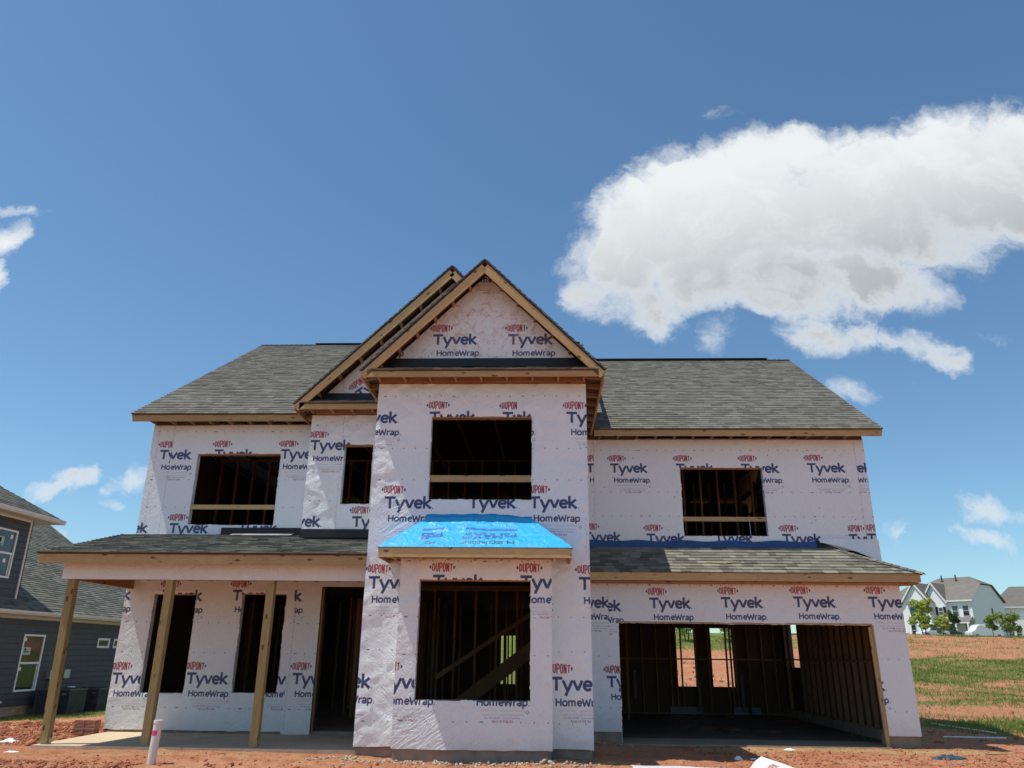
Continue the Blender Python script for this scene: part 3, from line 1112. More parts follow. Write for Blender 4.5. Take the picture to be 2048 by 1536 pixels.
# left wing, first floor above the porch
W('left_wall', -8.25, -4.62, 3.55, 5.95, YL, [WIN_L],
  [(-6.725, 5.535), (-5.322, 5.54), (-8.02, 5.53, (-7.79, -7.25)), (-7.89, 5.53, (-8.25, -7.79)), (-7.445, 3.997), (-6.03, 4.0), (-8.86, 4.0), (-4.62, 4.0), (-8.69, 3.997, (-8.25, -7.95))],
  (5.80, 4.77, 4.20), [(-7.80, 3.6, 5.95), (-8.12, 3.6, 5.95)], 1.0, 3)
opening(WIN_L, YL, rail=(4.171, 4.264))
# box that stands proud between the wing and the tower
W('box_wall', -4.65, -2.93, 3.55, 5.94, YB, [WIN_B],
  [(-4.484, 5.537), (-3.07, 5.537), (-3.53, 4.027), (-4.95, 4.03)], (5.72, 4.77, 4.2), [(-4.0, 3.6, 5.94)], 1.3, 5)
opening(WIN_B, YB)
# tower
TLOG = [(-1.844, 5.555), (-3.21, 5.55), (.547, 5.55), (-.86, 5.55, (-.455, .30)), (-.565, 5.552, (-.80, -.455)), (-2.541, 4.056), (-1.12, 4.063), (-.095, 4.063, (-.42, .76)),
        (-2.716, 2.742), (.712, 2.749), (-3.37, 1.24), (-.58, 2.74), (.242, 1.238)]
W('tower_wall', -2.92, .75, .09, 5.955, YT, [WIN_T, (-2.20, .05, .16, 2.78)], TLOG, (5.72, 4.77, 4.22, 2.0, 1.48, .44), [(.70, 3.0, 3.6)], 1.35, 9, ragged=.02)
opening(WIN_T, YT, rail=(4.204, 4.317))
# bay under the blue roof
W('bay_wall', -2.28, .125, .10, 2.87, YBAY, [WIN_BAY],
  [(-1.614, 2.737), (-.226, 2.738), (-2.375, 1.247), (-.947, 1.247), (-3.2, 2.7)], (2.83, 1.97, 1.42, .478), [], 1.0, 12, ragged=.02)
opening(WIN_BAY, YBAY)
for xx, s in ((-2.28, -1), (.125, 1)):
    MB().box(min(xx, xx - .006 * s), max(xx, xx - .006 * s), YBAY + .002, YT - .002, .11, 2.87).obj('house_wrap', M['wrap_plain'], H)
# porch wall
W('porch_wall', -8.25, -4.86, .04, 2.80, YL, [WIN_P1, WIN_P2],
  [(-8.088, 1.149), (-6.646, 1.165), (-5.24, 1.17), (-7.368, 2.681), (-5.961, 2.692), (-8.80, 2.69), (-4.6, 2.69)], (1.95, 1.40, .42), [], 1.0, 15, ragged=.015)
opening(WIN_P1, YL); opening(WIN_P2, YL)
W('porch_pier', -4.87, -4.335, .0, 2.80, YL - .02, [], [(-5.38, 2.692), (-4.607, 1.183), (-6, 1.18)], (1.95, 1.40, .42), [(-4.83, .05, 2.75)], 1.0, 17, ragged=.01)
W('door_head', -4.335, -2.93, 2.65, 2.80, YL - .02, [], [], (), [], .6, 18)
# right wing, first floor above the garage
W('right_wall', .75, 6.97, 3.55, 5.95, YR, [WIN_R],
  [(1.606, 5.523), (3.034, 5.524), (4.441, 5.525), (5.851, 5.538), (1.08, 5.522, (.75, 1.10)), (.98, 4.03, (.75, 1.9)), (2.327, 4.007), (3.75, 4.01), (5.161, 4.009), (6.533, 4.016, (6.4, 6.77)), (6.918, 4.028, (6.77, 7.0)), (6.41, 5.535, (6.76, 7.0))],
  (5.70, 4.77, 4.25), [(1.10, 3.6, 5.95), (6.76, 3.6, 5.95)], .75, 21, nail=26)
opening(WIN_R, YR, rail=(4.160, 4.252))
# garage front
GO = (1.45, 6.33, -.12, 2.045)
W('garage_wall', .75, 6.955, .09, 2.80, YG, [GO],
  [(2.22, 2.643), (3.623, 2.664), (5.026, 2.684), (6.466, 2.695), (.64, 2.64, (.75, 1.27)), (.86, 2.58, (1.27, 1.62)), (1.344, 1.186), (-.1, 1.2), (5.75, 1.19)],
  (2.76, 1.97, 1.42, .50), [(1.27, 2.1, 2.8)], .7, 24, nail=8)
# gable triangles
GX, GP = -1.055, 8.10


def gtop(x): return min(8.10, 8.10 - 1.02 * abs(x - GX))
W('tower_gable', -2.72, .62, 6.40, 8.10, YT, [], [(-1.853, 7.041), (-.482, 7.032), (-3.22, 7.04), (-1.28, 8.50)], (7.28,), [], .6, 28, top=gtop,
  topoly=[(-2.85, 5.96), (.74, 5.96), (.74, 6.30), (GX, 8.10), (-2.85, 6.30)], nail=10, stain=.55)
BX = -1.88


def btop(x): return min(8.90, 8.90 - .993 * abs(x - BX))
# the box gable is wrapped with its print running up the slope
cvb = Canvas(3.0, 2.55)
img_bg = cvb.image('box_gable_print')
mb_ = wrap_mat('box_gable_material', img_bg, .5)
wrap_sheet('house_wrap', -4.42, -1.45, 6.35, 8.90, YB, [], mb_, .8, 33, btop)
sheathing(0, 0, 0, 0, YB, [], .08, [(-4.62, 5.95), (-1.45, 5.95), (-1.45, 8.45), (BX, 8.88), (-4.62, 6.17)])
# slanted print on it, laid as its own thin patch of wrap
def slanted_patch():
    cv = Canvas(1.1, 1.0)
    logo(cv, .25, .80, None, True)
    im = cv.image('slanted_print')
    m = wrap_mat('slanted_print_material', im, .3)
    c, s_ = cos(radians(38)), sin(radians(38))
    O = Vector((-3.494, YB - .030, 5.836))
    U = Vector((c, 0, s_)); V = Vector((-s_, 0, c))
    n = 10
    b = MB(); uv = []
    pts = [O + U * 1.1 * a + V * 1.0 * q for q in (0, 1) for a in (0, 1)]
    return m, O, U, V
sm_, sO, sU, sV = slanted_patch()
# clip it to the triangle of the gable: keep only the strip that lies above the flashing
def patch_poly():
    poly2 = []
    # corners of the visible region in (x,z)
    reg = [(-4.05, 6.36), (-2.95, 6.36), (-2.95, 7.76), (-4.05, 6.70)]
    b = MB(); b.v = [(x, YB - .030, z) for x, z in reg]; b.f = [tuple(range(len(reg)))]; b.mi = [0]
    me = b.mesh('house_wrap')
    uvl = me.uv_layers.new(name='UVMap')
    for li, lp in enumerate(me.loops):
        co = me.vertices[lp.vertex_index].co - sO
        uvl.data[li].uv = (co.dot(sU) / 1.1, co.dot(sV) / 1.0)
    return link('house_wrap', me, H, sm_)
patch_poly()

# other outer walls (not seen from the front): wrap over sheathing
def side_wall(x, y0, y1, z0, z1, s, holes=()):
    b = MB(); w = MB()
    for (a, c, d, e) in span_rects(y0, y1, z0, z1, list(holes)):
        xa, xb = sorted((x - s * .004, x - s * .1)); b.box(xa, xb, a, c, d, e)
        xa, xb = sorted((x, x - s * .003)); w.box(xa, xb, a, c, d, e)
    b.obj('sheathing', M['osb'], H); w.obj('house_wrap', M['wrap_plain'], H)


side_wall(-8.25, YL + .01, 25.9, .02, 5.95, -1)
RW = (22.15, 22.98, 1.18, 2.30)
side_wall(6.965, YG + .01, YR, .09, 2.78, 1)
side_wall(6.965, YR, 25.9, .09, 5.95, 1, [RW, (23.7, 25.7, .1, 2.6)])
side_wall(-2.92, YT + .002, YL, .09, 5.95, -1)
side_wall(.75, YT + .002, YR + .02, .09, 5.95, 1)
side_wall(-4.65, YB + .004, YL, 3.6, 5.95, -1)
# garage left inner wall, back walls
def back_wall(x0, x1, y, z0, z1, holes, wrap=True):
    b = MB(); w = MB()
    for (a, c, d, e) in span_rects(x0, x1, z0, z1, holes):
        b.box(a, c, y, y + .03, d, e); w.box(a, c, y + .033, y + .036, d, e)
    b.obj('sheathing', M['osb'], H)
    if wrap: w.obj('house_wrap', M['wrap_plain'], H)


GW = [(3.835, 4.345, .625, 2.215), (4.83, 5.44, .625, 2.215)]
back_wall(1.0, 6.86, 23.66, -.1, 2.81, GW)
back_wall(-8.15, 1.0, 25.9, .02, 2.81, [(-4.06, -3.88, .55, 2.15), (-1.42, -.88, .55, 2.0)])
back_wall(-8.15, 6.86, 25.9, 3.02, 6.30, [])
# floors
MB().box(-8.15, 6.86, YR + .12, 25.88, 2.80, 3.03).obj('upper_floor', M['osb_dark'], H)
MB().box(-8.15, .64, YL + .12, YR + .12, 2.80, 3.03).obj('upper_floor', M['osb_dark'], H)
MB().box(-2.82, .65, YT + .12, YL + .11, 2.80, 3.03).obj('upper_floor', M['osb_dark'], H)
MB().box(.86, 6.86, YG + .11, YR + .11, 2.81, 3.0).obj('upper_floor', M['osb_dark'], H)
# foundations
class _F:
    def box(s, *a): MB().box(*a).obj('foundation', M['foundation'], H)
    def obj(s, *a): pass
fb = _F()
fb.box(-2.90, .73, YT + .03, YL, -.35, .10)
fb.box(-2.26, .105, YBAY + .03, YT + .03, -.35, .11)
fb.box(.73, 1.45, YG + .03, YG + .3, -.5, .10)
fb.box(6.33, 6.94, YG + .03, YG + .3, -.5, .10)
fb.box(6.72, 6.94, YG + .3, 25.9, -.5, .10)
fb.box(-8.23, .72, YL + .02, 25.9, -.5, .055)
fb.obj('foundation', M['foundation'], H)
MB().box(1.45, 6.33, YG - .16, YG + .95, -.4, -.092).obj('garage_apron', M['gslab_lit'], H)  # front of the slab, its brighter daylight put into the colour
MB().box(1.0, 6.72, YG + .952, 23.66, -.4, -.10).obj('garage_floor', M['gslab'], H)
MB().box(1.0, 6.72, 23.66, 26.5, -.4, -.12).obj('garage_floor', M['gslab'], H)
# porch slab with score lines
ps = MB()
xs_ = [-8.15, -6.1, -4.05, -2.93]
for a, b_ in zip(xs_[:-1], xs_[1:]):
    ps.box(a + .004, b_ - .004, 13.30, YL + .01, -.3, -.002)
ps.box(-8.15, -2.93, 13.08, 13.292, -.3, .0)
ps.box(-8.13, -2.94, 13.11, YL, -.3, -.012)
ps.obj('porch_slab', M['slab'], H)

# ---- lumber: posts, beams, fascias
for k, (xb, xt) in enumerate(((-8.035, -8.085), (-6.38, -6.37), (-4.62, -4.62))):
    p = board(H, 'porch_post', (xb, 13.25, .015), (xt, 13.25, 2.578), .128, .128, M['post'], (0, 1, 0))
    MB().box(xb - .072, xb + .072, 13.18, 13.32, .0, .07).obj('post_base', M['steel'], p)
# porch beam wrapped
cvp = Canvas(5.33, .277)
imb = cvp.image('beam_print')
mbm = wrap_mat('beam_wrap_material', imb)
wrap_sheet('house_wrap', -8.25, -2.925, 2.578, 2.855, 13.18, [], mbm, .5, 44)
board(H, 'porch_beam', (-8.24, 13.27, 2.716), (-2.93, 13.27, 2.716), .268, .15, M['orange'])
board(H, 'porch_beam', (-8.17, 13.35, 2.70), (-8.17, YL, 2.70), .24, .12, M['orange'])
MB().box(-8.251, -8.247, 13.18, YL, 2.60, 2.855).obj('house_wrap', M['wrap_plain'], H)
for k in range(9):
    y = 13.2 + k * .26
for k in range(12):
    x = -7.8 + k * .42
    board(H, 'porch_joist', (x, 13.36, 2.79), (x, YL - .03, 2.80), .13, .038, M['orange'])
# fascias
board(H, 'fascia_board', (-8.49, 12.82, 2.890), (-5.25, 12.82, 2.890), .168, .038, M['fascia'])
board(H, 'fascia_board', (-5.248, 12.82, 2.892), (-2.925, 12.82, 2.892), .168, .038, M['fascia'])
board(H, 'fascia_board', (-8.475, 12.85, 2.885), (-8.475, YL, 3.53), .155, .038, M['orange'])
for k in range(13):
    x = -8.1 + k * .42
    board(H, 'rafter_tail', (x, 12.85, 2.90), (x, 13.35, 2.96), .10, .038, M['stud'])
board(H, 'fascia_board', (-8.54, 14.97, 6.005), (-4.70, 14.97, 6.005), .15, .038, M['fascia'])
board(H, 'fascia_board', (1.10, 16.12, 6.005), (3.2, 16.12, 6.005), .15, .038, M['fascia'])
board(H, 'fascia_board', (3.202, 16.12, 6.004), (7.23, 16.12, 6.004), .15, .038, M['fascia'])
board(H, 'fascia_board', (.90, 15.36, 2.895), (4.1, 15.36, 2.895), .15, .038, M['fascia'])
board(H, 'fascia_board', (4.102, 15.36, 2.894), (7.20, 15.36, 2.894), .15, .038, M['fascia'])
board(H, 'fascia_board', (7.185, 15.38, 2.895), (7.185, 16.7, 2.895), .15, .034, M['orange'])
board(H, 'sub_fascia', (.90, 15.60, 2.805), (6.95, 15.60, 2.805), .03, .30, M['orange'])
board(H, 'sub_fascia', (6.95, 15.60, 2.803), (7.17, 15.60, 2.803), .03, .40, M['orange'])
board(H, 'sub_fascia', (1.0, 15.75, 2.84), (6.9, 15.75, 2.84), .06, .03, M['stud'])
# boards and dark gaps between the upper walls and the fascias
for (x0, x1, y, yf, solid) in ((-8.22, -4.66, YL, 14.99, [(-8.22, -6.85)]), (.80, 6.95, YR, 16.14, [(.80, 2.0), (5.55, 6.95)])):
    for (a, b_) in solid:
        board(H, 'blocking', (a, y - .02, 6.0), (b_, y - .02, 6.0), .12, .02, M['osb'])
    x = x0 + .02
    while x < x1:
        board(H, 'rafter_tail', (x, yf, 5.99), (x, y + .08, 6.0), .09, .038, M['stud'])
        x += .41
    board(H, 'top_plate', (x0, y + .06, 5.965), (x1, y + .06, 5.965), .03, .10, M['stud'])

# ---- roofs
EXP = .143
N_IND = [0]


def clip_poly(poly, v0, v1):
    """clip a convex polygon to v0<=v<=v1"""
    def cut(P, f):
        out = []
        for i in range(len(P)):
            a, b = P[i], P[(i + 1) % len(P)]
            fa, fb_ = f(a), f(b)
            if fa >= 0: out.append(a)
            if (fa >= 0) != (fb_ >= 0):
                t_ = fa / (fa - fb_); out.append((a[0] + (b[0] - a[0]) * t_, a[1] + (b[1] - a[1]) * t_))
        return out
    P = cut(poly, lambda p: p[1] - v0)
    return cut(P, lambda p: v1 - p[1]) if P else P


def uspan(poly, v):
    us = []
    for i in range(len(poly)):
        a, b = poly[i], poly[(i + 1) % len(poly)]
        if abs(a[1] - b[1]) < 1e-9:
            if abs(a[1] - v) < 1e-6: us += [a[0], b[0]]
        elif min(a[1], b[1]) - 1e-6 <= v <= max(a[1], b[1]) + 1e-6:
            us.append(a[0] + (b[0] - a[0]) * (v - a[1]) / (b[1] - a[1]))
    return (min(us), max(us)) if us else None


def roof_plane(root, name, O, U, V, poly, mat, mode='stuff', exp=EXP, deck=.03, seed=1, deckmat=None, tab=(.09, .28), lift=.011, over=.02, ind_courses=0, thick=(.006, .014)):
    """roof part: a deck with its shingles. poly in (u,v) of the frame O,U,V; individual shingles become children"""
    O = Vector(O); U = Vector(U).normalized(); V = Vector(V).normalized(); N = U.cross(V)
    if N.z < 0: N = -N
    r = random.Random(seed)
    at = lambda u, v, n: O + U * u + V * v + N * n
    d = MB(); d.prism([at(p[0], p[1], -deck) for p in poly], N * deck)
    part = d.obj(name, deckmat or M['osb'], root, fix=True)
    vmin = min(p[1] for p in poly); vmax = max(p[1] for p in poly)
    b = MB(); k = 0
    v = vmin - over
    while v < vmax - .01:
        va, vb = max(v, vmin), min(v + exp + .015, vmax)
        s0 = uspan(poly, va + 1e-4); s1 = uspan(poly, vb - 1e-4)
        if s0 and s1:
            lo0, hi0 = s0; lo1, hi1 = s1
            u = min(lo0, lo1) - r.random() * .2
            end = max(hi0, hi1)
            while u < end:
                w = r.uniform(*tab)
                ua, ub = u, u + w - .003
                a0, b0 = max(ua, lo0 - .015), min(ub, hi0 + .015)
                a1, b1 = max(ua, lo1 - .015), min(ub, hi1 + .015)
                if b0 - a0 > .004 or b1 - a1 > .004:
                    if b0 < a0: a0 = b0 = (a0 + b0) / 2
                    if b1 < a1: a1 = b1 = (a1 + b1) / 2
                    th = r.uniform(*thick)
                    n0 = lift + th; dv = r.uniform(-.002, .002)
                    vl = (v if v < vmin else v) + dv
                    P = [at(a0, vl, .001), at(b0, vl, .001), at(b1, vb, .001), at(a1, vb, .001), at(a0, vl, n0), at(b0, vl, n0), at(b1, vb, .0045), at(a1, vb, .0045)]
                    if ind_courses > k and N_IND[0] < 300:
                        MB().hexa(P).obj('shingle', mat, part); N_IND[0] += 1
                    else:
                        n = len(b.v); b.v += [tuple(q) for q in P]
                        for f in ((4, 5, 6, 7), (0, 1, 5, 4), (1, 2, 6, 5), (3, 0, 4, 7)):
                            b.f.append(tuple(n + i for i in f)); b.mi.append(0)
                u += w
        v += exp; k += 1
    if b.v:
        s = b.obj('shingles', mat, part); s['kind'] = 'stuff'
    return part


def slope_v(dy, dz): return Vector((0, dy, dz)).normalized()


def plane_len(dy, dz): return hypot(dy, dz)
# garage roof with a hip at its right end
L_ = plane_len(1.15, .64)
gr = roof_plane(H, 'garage_roof', (.76, 15.34, 2.98), (1, 0, 0), slope_v(1.15, .64), [(0, 0), (6.49, 0), (5.16, L_), (0, L_)], M['shingle'], seed=4, ind_courses=20)
Lh = hypot(1.30, .64)
hz_ = Vector((-1.30, 0, .64)).normalized()
roof_plane(H, 'garage_roof', (7.25, 15.34, 2.98), (0, 1, 0), hz_, [(0, 0), (10.4, 0), (10.4, Lh * .19), (1.17, Lh * .19), (1.17, Lh * .96), (1.15, Lh)][:2] + [(10.4, .27), (1.3, .27)] if False else [(0, 0), (1.16, 0), (1.16, Lh)], M['shingle'], seed=6)
# hip caps
def cap_run(root, p0, p1, w=.14, mat=None, name='hip_cap', step=.14):
    p0 = Vector(p0); p1 = Vector(p1); n = max(1, int((p1 - p0).length / step)); d = (p1 - p0) / n
    side = d.cross(Vector((0, 0, 1))).normalized()
    dn = d.normalized()
    upn = side.cross(dn).normalized()
    if upn.z < 0: upn = -upn
    b = MB()
    for k in range(n):
        a = p0 + d * k; c = a + d * 1.12; h0 = .030; h1 = .018
        dr = Vector((0, 0, -w * .38))
        for sg in (-1, 1):
            e = side * w * sg
            b.quad(a + upn * h0, a + e + dr + upn * h0, c + e + dr + upn * h1, c + upn * h1)
            b.quad(a + upn * h0, a + upn * (h0 - .012), a + e + dr + upn * (h0 - .012), a + e + dr + upn * h0)
    return b.obj(name, mat or M['shingle'], root)


cap_run(H, (7.26, 15.33, 2.98), (5.93, 16.5, 3.62), .11)
# blue flashing behind the garage roof, black bit and loose wrap at the right
bf = MB()
n_ = 40
for k in range(n_):
    xa, xb = .76 + 4.95 * k / n_, .76 + 4.95 * (k + 1) / n_
    za = 3.735 + .03 * math.sin(k * .8) * .5; zb_ = 3.735 + .03 * math.sin((k + 1) * .8) * .5
    bf.quad((xa, YR - .07, 3.585), (xb, YR - .07, 3.585), (xb, YR - .045, zb_), (xa, YR - .045, za))
bf.obj('flashing', M['blueflash'], H)
MB().quad((5.70, YR - .07, 3.58), (6.75, YR - .07, 3.20), (6.75, YR - .05, 3.36), (5.70, YR - .05, 3.76)).obj('flashing', M['black'], H)
# loose tail of wrap hanging over the corner
def loose_tail():
    n = 24; b = MB()
    for k in range(n):
        for j in range(4):
            def P(a, q):
                x = 5.75 + 1.225 * a
                zt = 3.80 - .02 * a
                zb2 = 3.70 - .40 * a ** 1.5
                z = zt + (zb2 - zt) * q
                return (x, YR - .06 - .05 * q - .015 * sin(9 * a + 2 * q), z)
            b.quad(P(k / n, (j + 1) / 4), P((k + 1) / n, (j + 1) / 4), P((k + 1) / n, j / 4), P(k / n, j / 4))
    return b.obj('house_wrap', M['wrap_plain'], H, smooth=True)


loose_tail()
MB().box(6.95, 6.972, YR - .02, YR + .02, 3.36, 3.56).obj('house_wrap', M['wrap_plain'], H)
# porch roof
Lp = plane_len(2.57, .665)
roof_plane(H, 'porch_roof', (-8.51, 12.78, 2.983), (1, 0, 0), slope_v(2.57, .665), [(0, 0), (5.58, 0), (5.58, Lp * .72), (3.86, Lp * .995), (0, Lp * .995)], M['shingle_main'], seed=8, ind_courses=4)
MB().box(-6.5, -4.66, YL - .05, YL - .008, 3.60, 3.79).obj('flashing', M['black'], H)
MB().box(-4.66, -2.93, YB - .06, YB - .008, 3.50, 3.66).obj('flashing', M['black'], H)
for xa_, xb_, mt_ in ((-6.20, -5.98, 'tin'), (-5.975, -5.22, 'tin_bright'), (-5.215, -4.98, 'tin')):
    fl = MB(); fl.quad((xa_, YL - .34, 3.60), (xb_, YL - .33, 3.603), (xb_, YL - .10, 3.675), (xa_, YL - .11, 3.672))
    fl.obj('metal_flashing', M[mt_], H)
# main roofs
SLm, SRm = .648, .679
LL = plane_len(6.4, 6.4 * SLm)
roof_plane(H, 'main_roof', (-8.56, 14.93, 6.085), (1, 0, 0), slope_v(1, SLm), [(0, 0), (9.74, 0), (9.74, LL), (0, LL)], M['shingle_main'], seed=11)
LR = plane_len(5.34, 5.34 * SRm)
roof_plane(H, 'main_roof', (.80, 16.08, 6.085), (1, 0, 0), slope_v(1, SRm), [(0, 0), (6.45, 0), (6.45, LR), (0, LR)], M['shingle_main'], seed=13)
# rear slopes
RZL = 6.085 + 6.42 * SLm; RZR = 6.085 + 5.36 * SRm
roof_plane(H, 'main_roof', (-8.56, 26.5, 6.0), (1, 0, 0), (0, -(26.5 - 21.36), RZL - 6.0), [(0, 0), (9.74, 0), (9.74, hypot(5.14, RZL - 6)), (0, hypot(5.14, RZL - 6))], M['shingle_far'], seed=15, exp=.4, tab=(.5, 1.0))
roof_plane(H, 'main_roof', (1.18, 26.5, 6.0), (1, 0, 0), (0, -(26.5 - 21.44), RZR - 6.0), [(0, 0), (6.07, 0), (6.07, hypot(5.06, RZR - 6)), (0, hypot(5.06, RZR - 6))], M['shingle_far'], seed=16, exp=.4, tab=(.5, 1.0))
MB().prism([(1.17, 16.5, 6.3), (1.17, 26.3, 6.1), (1.17, 21.35, RZL - .02)], (.02, 0, 0)).obj('sheathing', M['osb'], H, fix=True)
for x, ye, yr, zr, s in ((-8.25, 15.35, 21.35, RZL - .2, 1), (6.965, 16.5, 21.42, RZR - .2, -1)):
    MB().prism([(x, ye, 5.95), (x, 25.9, 5.95), (x, 25.9, 6.15), (x, yr, zr), (x, ye, 6.15)], (.03 * s, 0, 0)).obj('house_wrap', M['wrap_plain'], H, fix=True)
for x, ye, yr, zr in ((-8.545, 14.97, 21.35, RZL - .10), (7.235, 16.12, 21.43, RZR - .10)):
    board(H, 'rake_board', (x, ye, 6.0), (x, yr, zr), .14, .03, M['fascia'])
    board(H, 'rake_board', (x, 26.4, 6.0), (x, yr, zr), .14, .03, M['fascia'])
MB().box(-6.9, 1.1, 21.27, 21.45, RZL + .01, RZL + .04).obj('ridge_vent', M['black'], H)
MB().box(1.5, 6.6, 21.33, 21.53, RZR + .01, RZR + .04).obj('ridge_vent', M['black'], H)
for a_, b2 in (((-8.57, 21.36, RZL), (-6.9, 21.36, RZL)), ((6.6, 21.44, RZR), (7.26, 21.44, RZR)), ((1.19, 21.44, RZR), (1.5, 21.44, RZR))):
    cap_run(H, a_, b2, .11, name='ridge_cap')
# black drip felt under shingle edges
for (x0, x1, y, z) in ((-8.57, -4.7, 14.925, 6.078), (1.1, 7.26, 16.075, 6.078), (.77, 7.26, 15.33, 2.972), (-8.52, -2.925, 12.77, 2.972)):
    MB().box(x0, x1, y, y + .04, z, z + .010).obj('drip_edge', M['black'], H)


def gable_roof(name, x0, x1, xr, zr, ze, y0, yl, yr_, yb, mat, seed):
    """two planes from a front rake at y0; eaves at x0,x1; ridge at xr,zr reaching back to yb"""
    out = []
    for (xe, yend, sgn) in ((x0, yl, 1), (x1, yr_, -1)):
        U = Vector((0, 1, 0)); V = Vector((xr - xe, 0, zr - ze)); L = V.length
        zz = hypot(xr - xe, zr - ze)
        poly = [(0, 0), (yend - y0, 0), (yb - y0, L), (0, L)]
        p = roof_plane(H, name, (xe, y0, ze), U, V, poly, mat, seed=seed + (sgn > 0), over=.012)
        out.append(p)
        # dark shingle ends along the rake
        Vn = V.normalized(); Nn = Vector((0, 1, 0)).cross(Vn)
        if Nn.z < 0: Nn = -Nn
        b = MB(); P0 = Vector((xe, y0 - .012, ze)) - Vn * .02; P1 = Vector((xr, y0 - .012, zr))
        r = random.Random(seed); n = int(L / .13)
        for k in range(n):
            a = P0 + (P1 - P0) * k / n; c = P0 + (P1 - P0) * (k + 1) / n
            o1 = Nn * (.030 + r.uniform(0, .006)); o2 = Nn * (.018 + r.uniform(0, .004))
            b.hexa([a - Nn * .012, c - Nn * .012, c - Nn * .012 + U * .03, a - Nn * .012 + U * .03, a + o1, c + o2, c + o2 + U * .03, a + o1 + U * .03])
        b.obj('rake_edge', M['black'], H)
        # rake board and the lookouts behind it
        off = Nn * -.105
        a = Vector((xe, y0 + .02, ze)) + off + Vn * .06; c = Vector((xr, y0 + .02, zr)) + off * 1.0
        c = Vector((xr, y0 + .02, zr - .105 * sqrt(1 + ((zr - ze) / (xr - xe)) ** 2)))
        a = Vector((xe + (.02 if sgn > 0 else -.02), y0 + .02, ze - .095 + 0.0))
        board(H, 'rake_board', a, c, .150, .038, M['fascia'], upv=tuple(Nn))
    return out


# tower gable
TEX0, TEX1, TZE, TZR = -3.165, 1.055, 6.075, 8.215
gable_roof('tower_roof', TEX0, TEX1, GX, TZR, TZE, 12.38, 14.9, 16.2, 18.2, M['shingle'], 41)
gable_roof('box_roof', -4.895, .75, BX, 9.06, 6.06, 14.18, 15.25, 15.3, 19.5, M['shingle'], 47)


def gable_front(x0, x1, y0, yw, xr, zr, ze, sl, xa, xb, xside, yl, yr_):
    """horizontal fascia, pent strip, flashing, lookouts"""
    board(H, 'fascia_board', (xa, y0 + .02, ze - .05), (xb, y0 + .02, ze - .05), .135, .038, M['fascia'])
    board(H, 'sub_fascia', (x0, yw - .025, ze - .045), (x1, yw - .025, ze - .045), .125, .03, M['orange'])
    n = int((x1 - x0) / .42)
    for k in range(n + 1):
        x = x0 + .03 + (x1 - x0 - .06) * k / n
        board(H, 'lookout', (x, y0 + .04, ze - .045), (x, yw - .04, ze - .045), .085, .036, M['orange'])
    for p, q, sg in ((x0, xside[0], 1), (x1, xside[1], -1)):
        pass
    return


gable_front(-2.92, .745, 12.38, YT, GX, TZR, TZE, 1.02, -3.06, .955, (TEX0, TEX1), 14.9, 16.2)
gable_front(-4.65, -2.95, 14.18, YB, BX, 9.06, 6.06, 1.0, -4.80, -2.95, (-4.9, 0), 0, 0)
# pent strips under the gables
roof_plane(H, 'pent_roof', (-2.98, 12.365, 6.082), (1, 0, 0), (0, .43, .19), [(0, 0), (3.86, 0), (3.70, .45), (.16, .45)], M['shingle'], seed=61, exp=.12)
roof_plane(H, 'pent_roof', (-4.72, 14.165, 6.072), (1, 0, 0), (0, .45, .19), [(0, 0), (1.78, 0), (1.78, .47), (.16, .47)], M['shingle'], seed=62, exp=.12)
MB().box(-2.78, .66, YT - .055, YT - .012, 6.28, 6.435).obj('flashing', M['black'], H)
MB().box(-4.45, -2.93, YB - .055, YB - .012, 6.26, 6.40).obj('flashing', M['black'], H)
# side eaves of the tower and box: fascia running back, with lookouts from the wall
for (xe, xw, ya, yb, ze, n) in ((1.035, .755, 12.42, 16.1, 6.0, 8), (-3.145, -2.925, 12.42, 14.6, 6.0, 5), (-4.875, -4.655, 14.22, 14.95, 5.985, 2)):
    board(H, 'fascia_board', (xe, ya, ze), (xe, yb, ze), .13, .034, M['orange'])
    for k in range(n):
        y = ya + .12 + (yb - ya - .2) * k / max(1, n - 1)
        board(H, 'lookout', (xw, y, ze + .03 - .02), (xe, y, ze - .02), .085, .036, M['stud'])
    xa, xb = sorted((xw, xe))
    MB().box(xa, xb, ya, yb, ze + .055, ze + .066).obj('soffit', M['osb'], H)
# lookouts under the rakes, against the gable wrap
for (xr, zr, sl, y0, yw, xs0, xs1, n) in ((GX, TZR, 1.014, 12.42, YT, -2.75, .64, 6), (BX, 9.06, .995, 14.22, YB, -4.5, -2.2, 7)):
    for s in ((-1, 1) if xr == GX else (-1,)):
        for k in range(n):
            dx = .28 + (1.55 if xr == GX else 2.35) * k / (n - 1)
            x = xr + s * dx; z = zr - sl * dx - .12
            board(H, 'lookout', (x, y0, z), (x, yw - .006, z), .085, .038, M['orange'])
# bay: its small hipped roof in blue underlayment
BE = [(-2.56, 11.95), (.43, 11.95)]
board(H, 'fascia_board', (-2.56, 11.965, 2.915), (.43, 11.965, 2.915), .150, .038, M['pine'])
board(H, 'fascia_board', (-2.54, 11.99, 2.905), (-2.54, YT - .01, 2.905), .14, .034, M['orange'])
board(H, 'fascia_board', (.41, 11.99, 2.905), (.41, YT - .01, 2.905), .14, .034, M['orange'])
board(H, 'soffit', (-2.5, 12.2, 2.875), (.37, 12.2, 2.875), .015, .40, M['stud'])
board(H, 'soffit', (-2.44, YT - .2, 2.872), (-2.44, YT - .01, 2.872), .015, .15, M['stud'])
for k in range(7):
    x = -2.35 + k * .42
    board(H, 'lookout', (x, 11.99, 2.86), (x, YBAY - .01, 2.86), .04, .036, M['pine'])


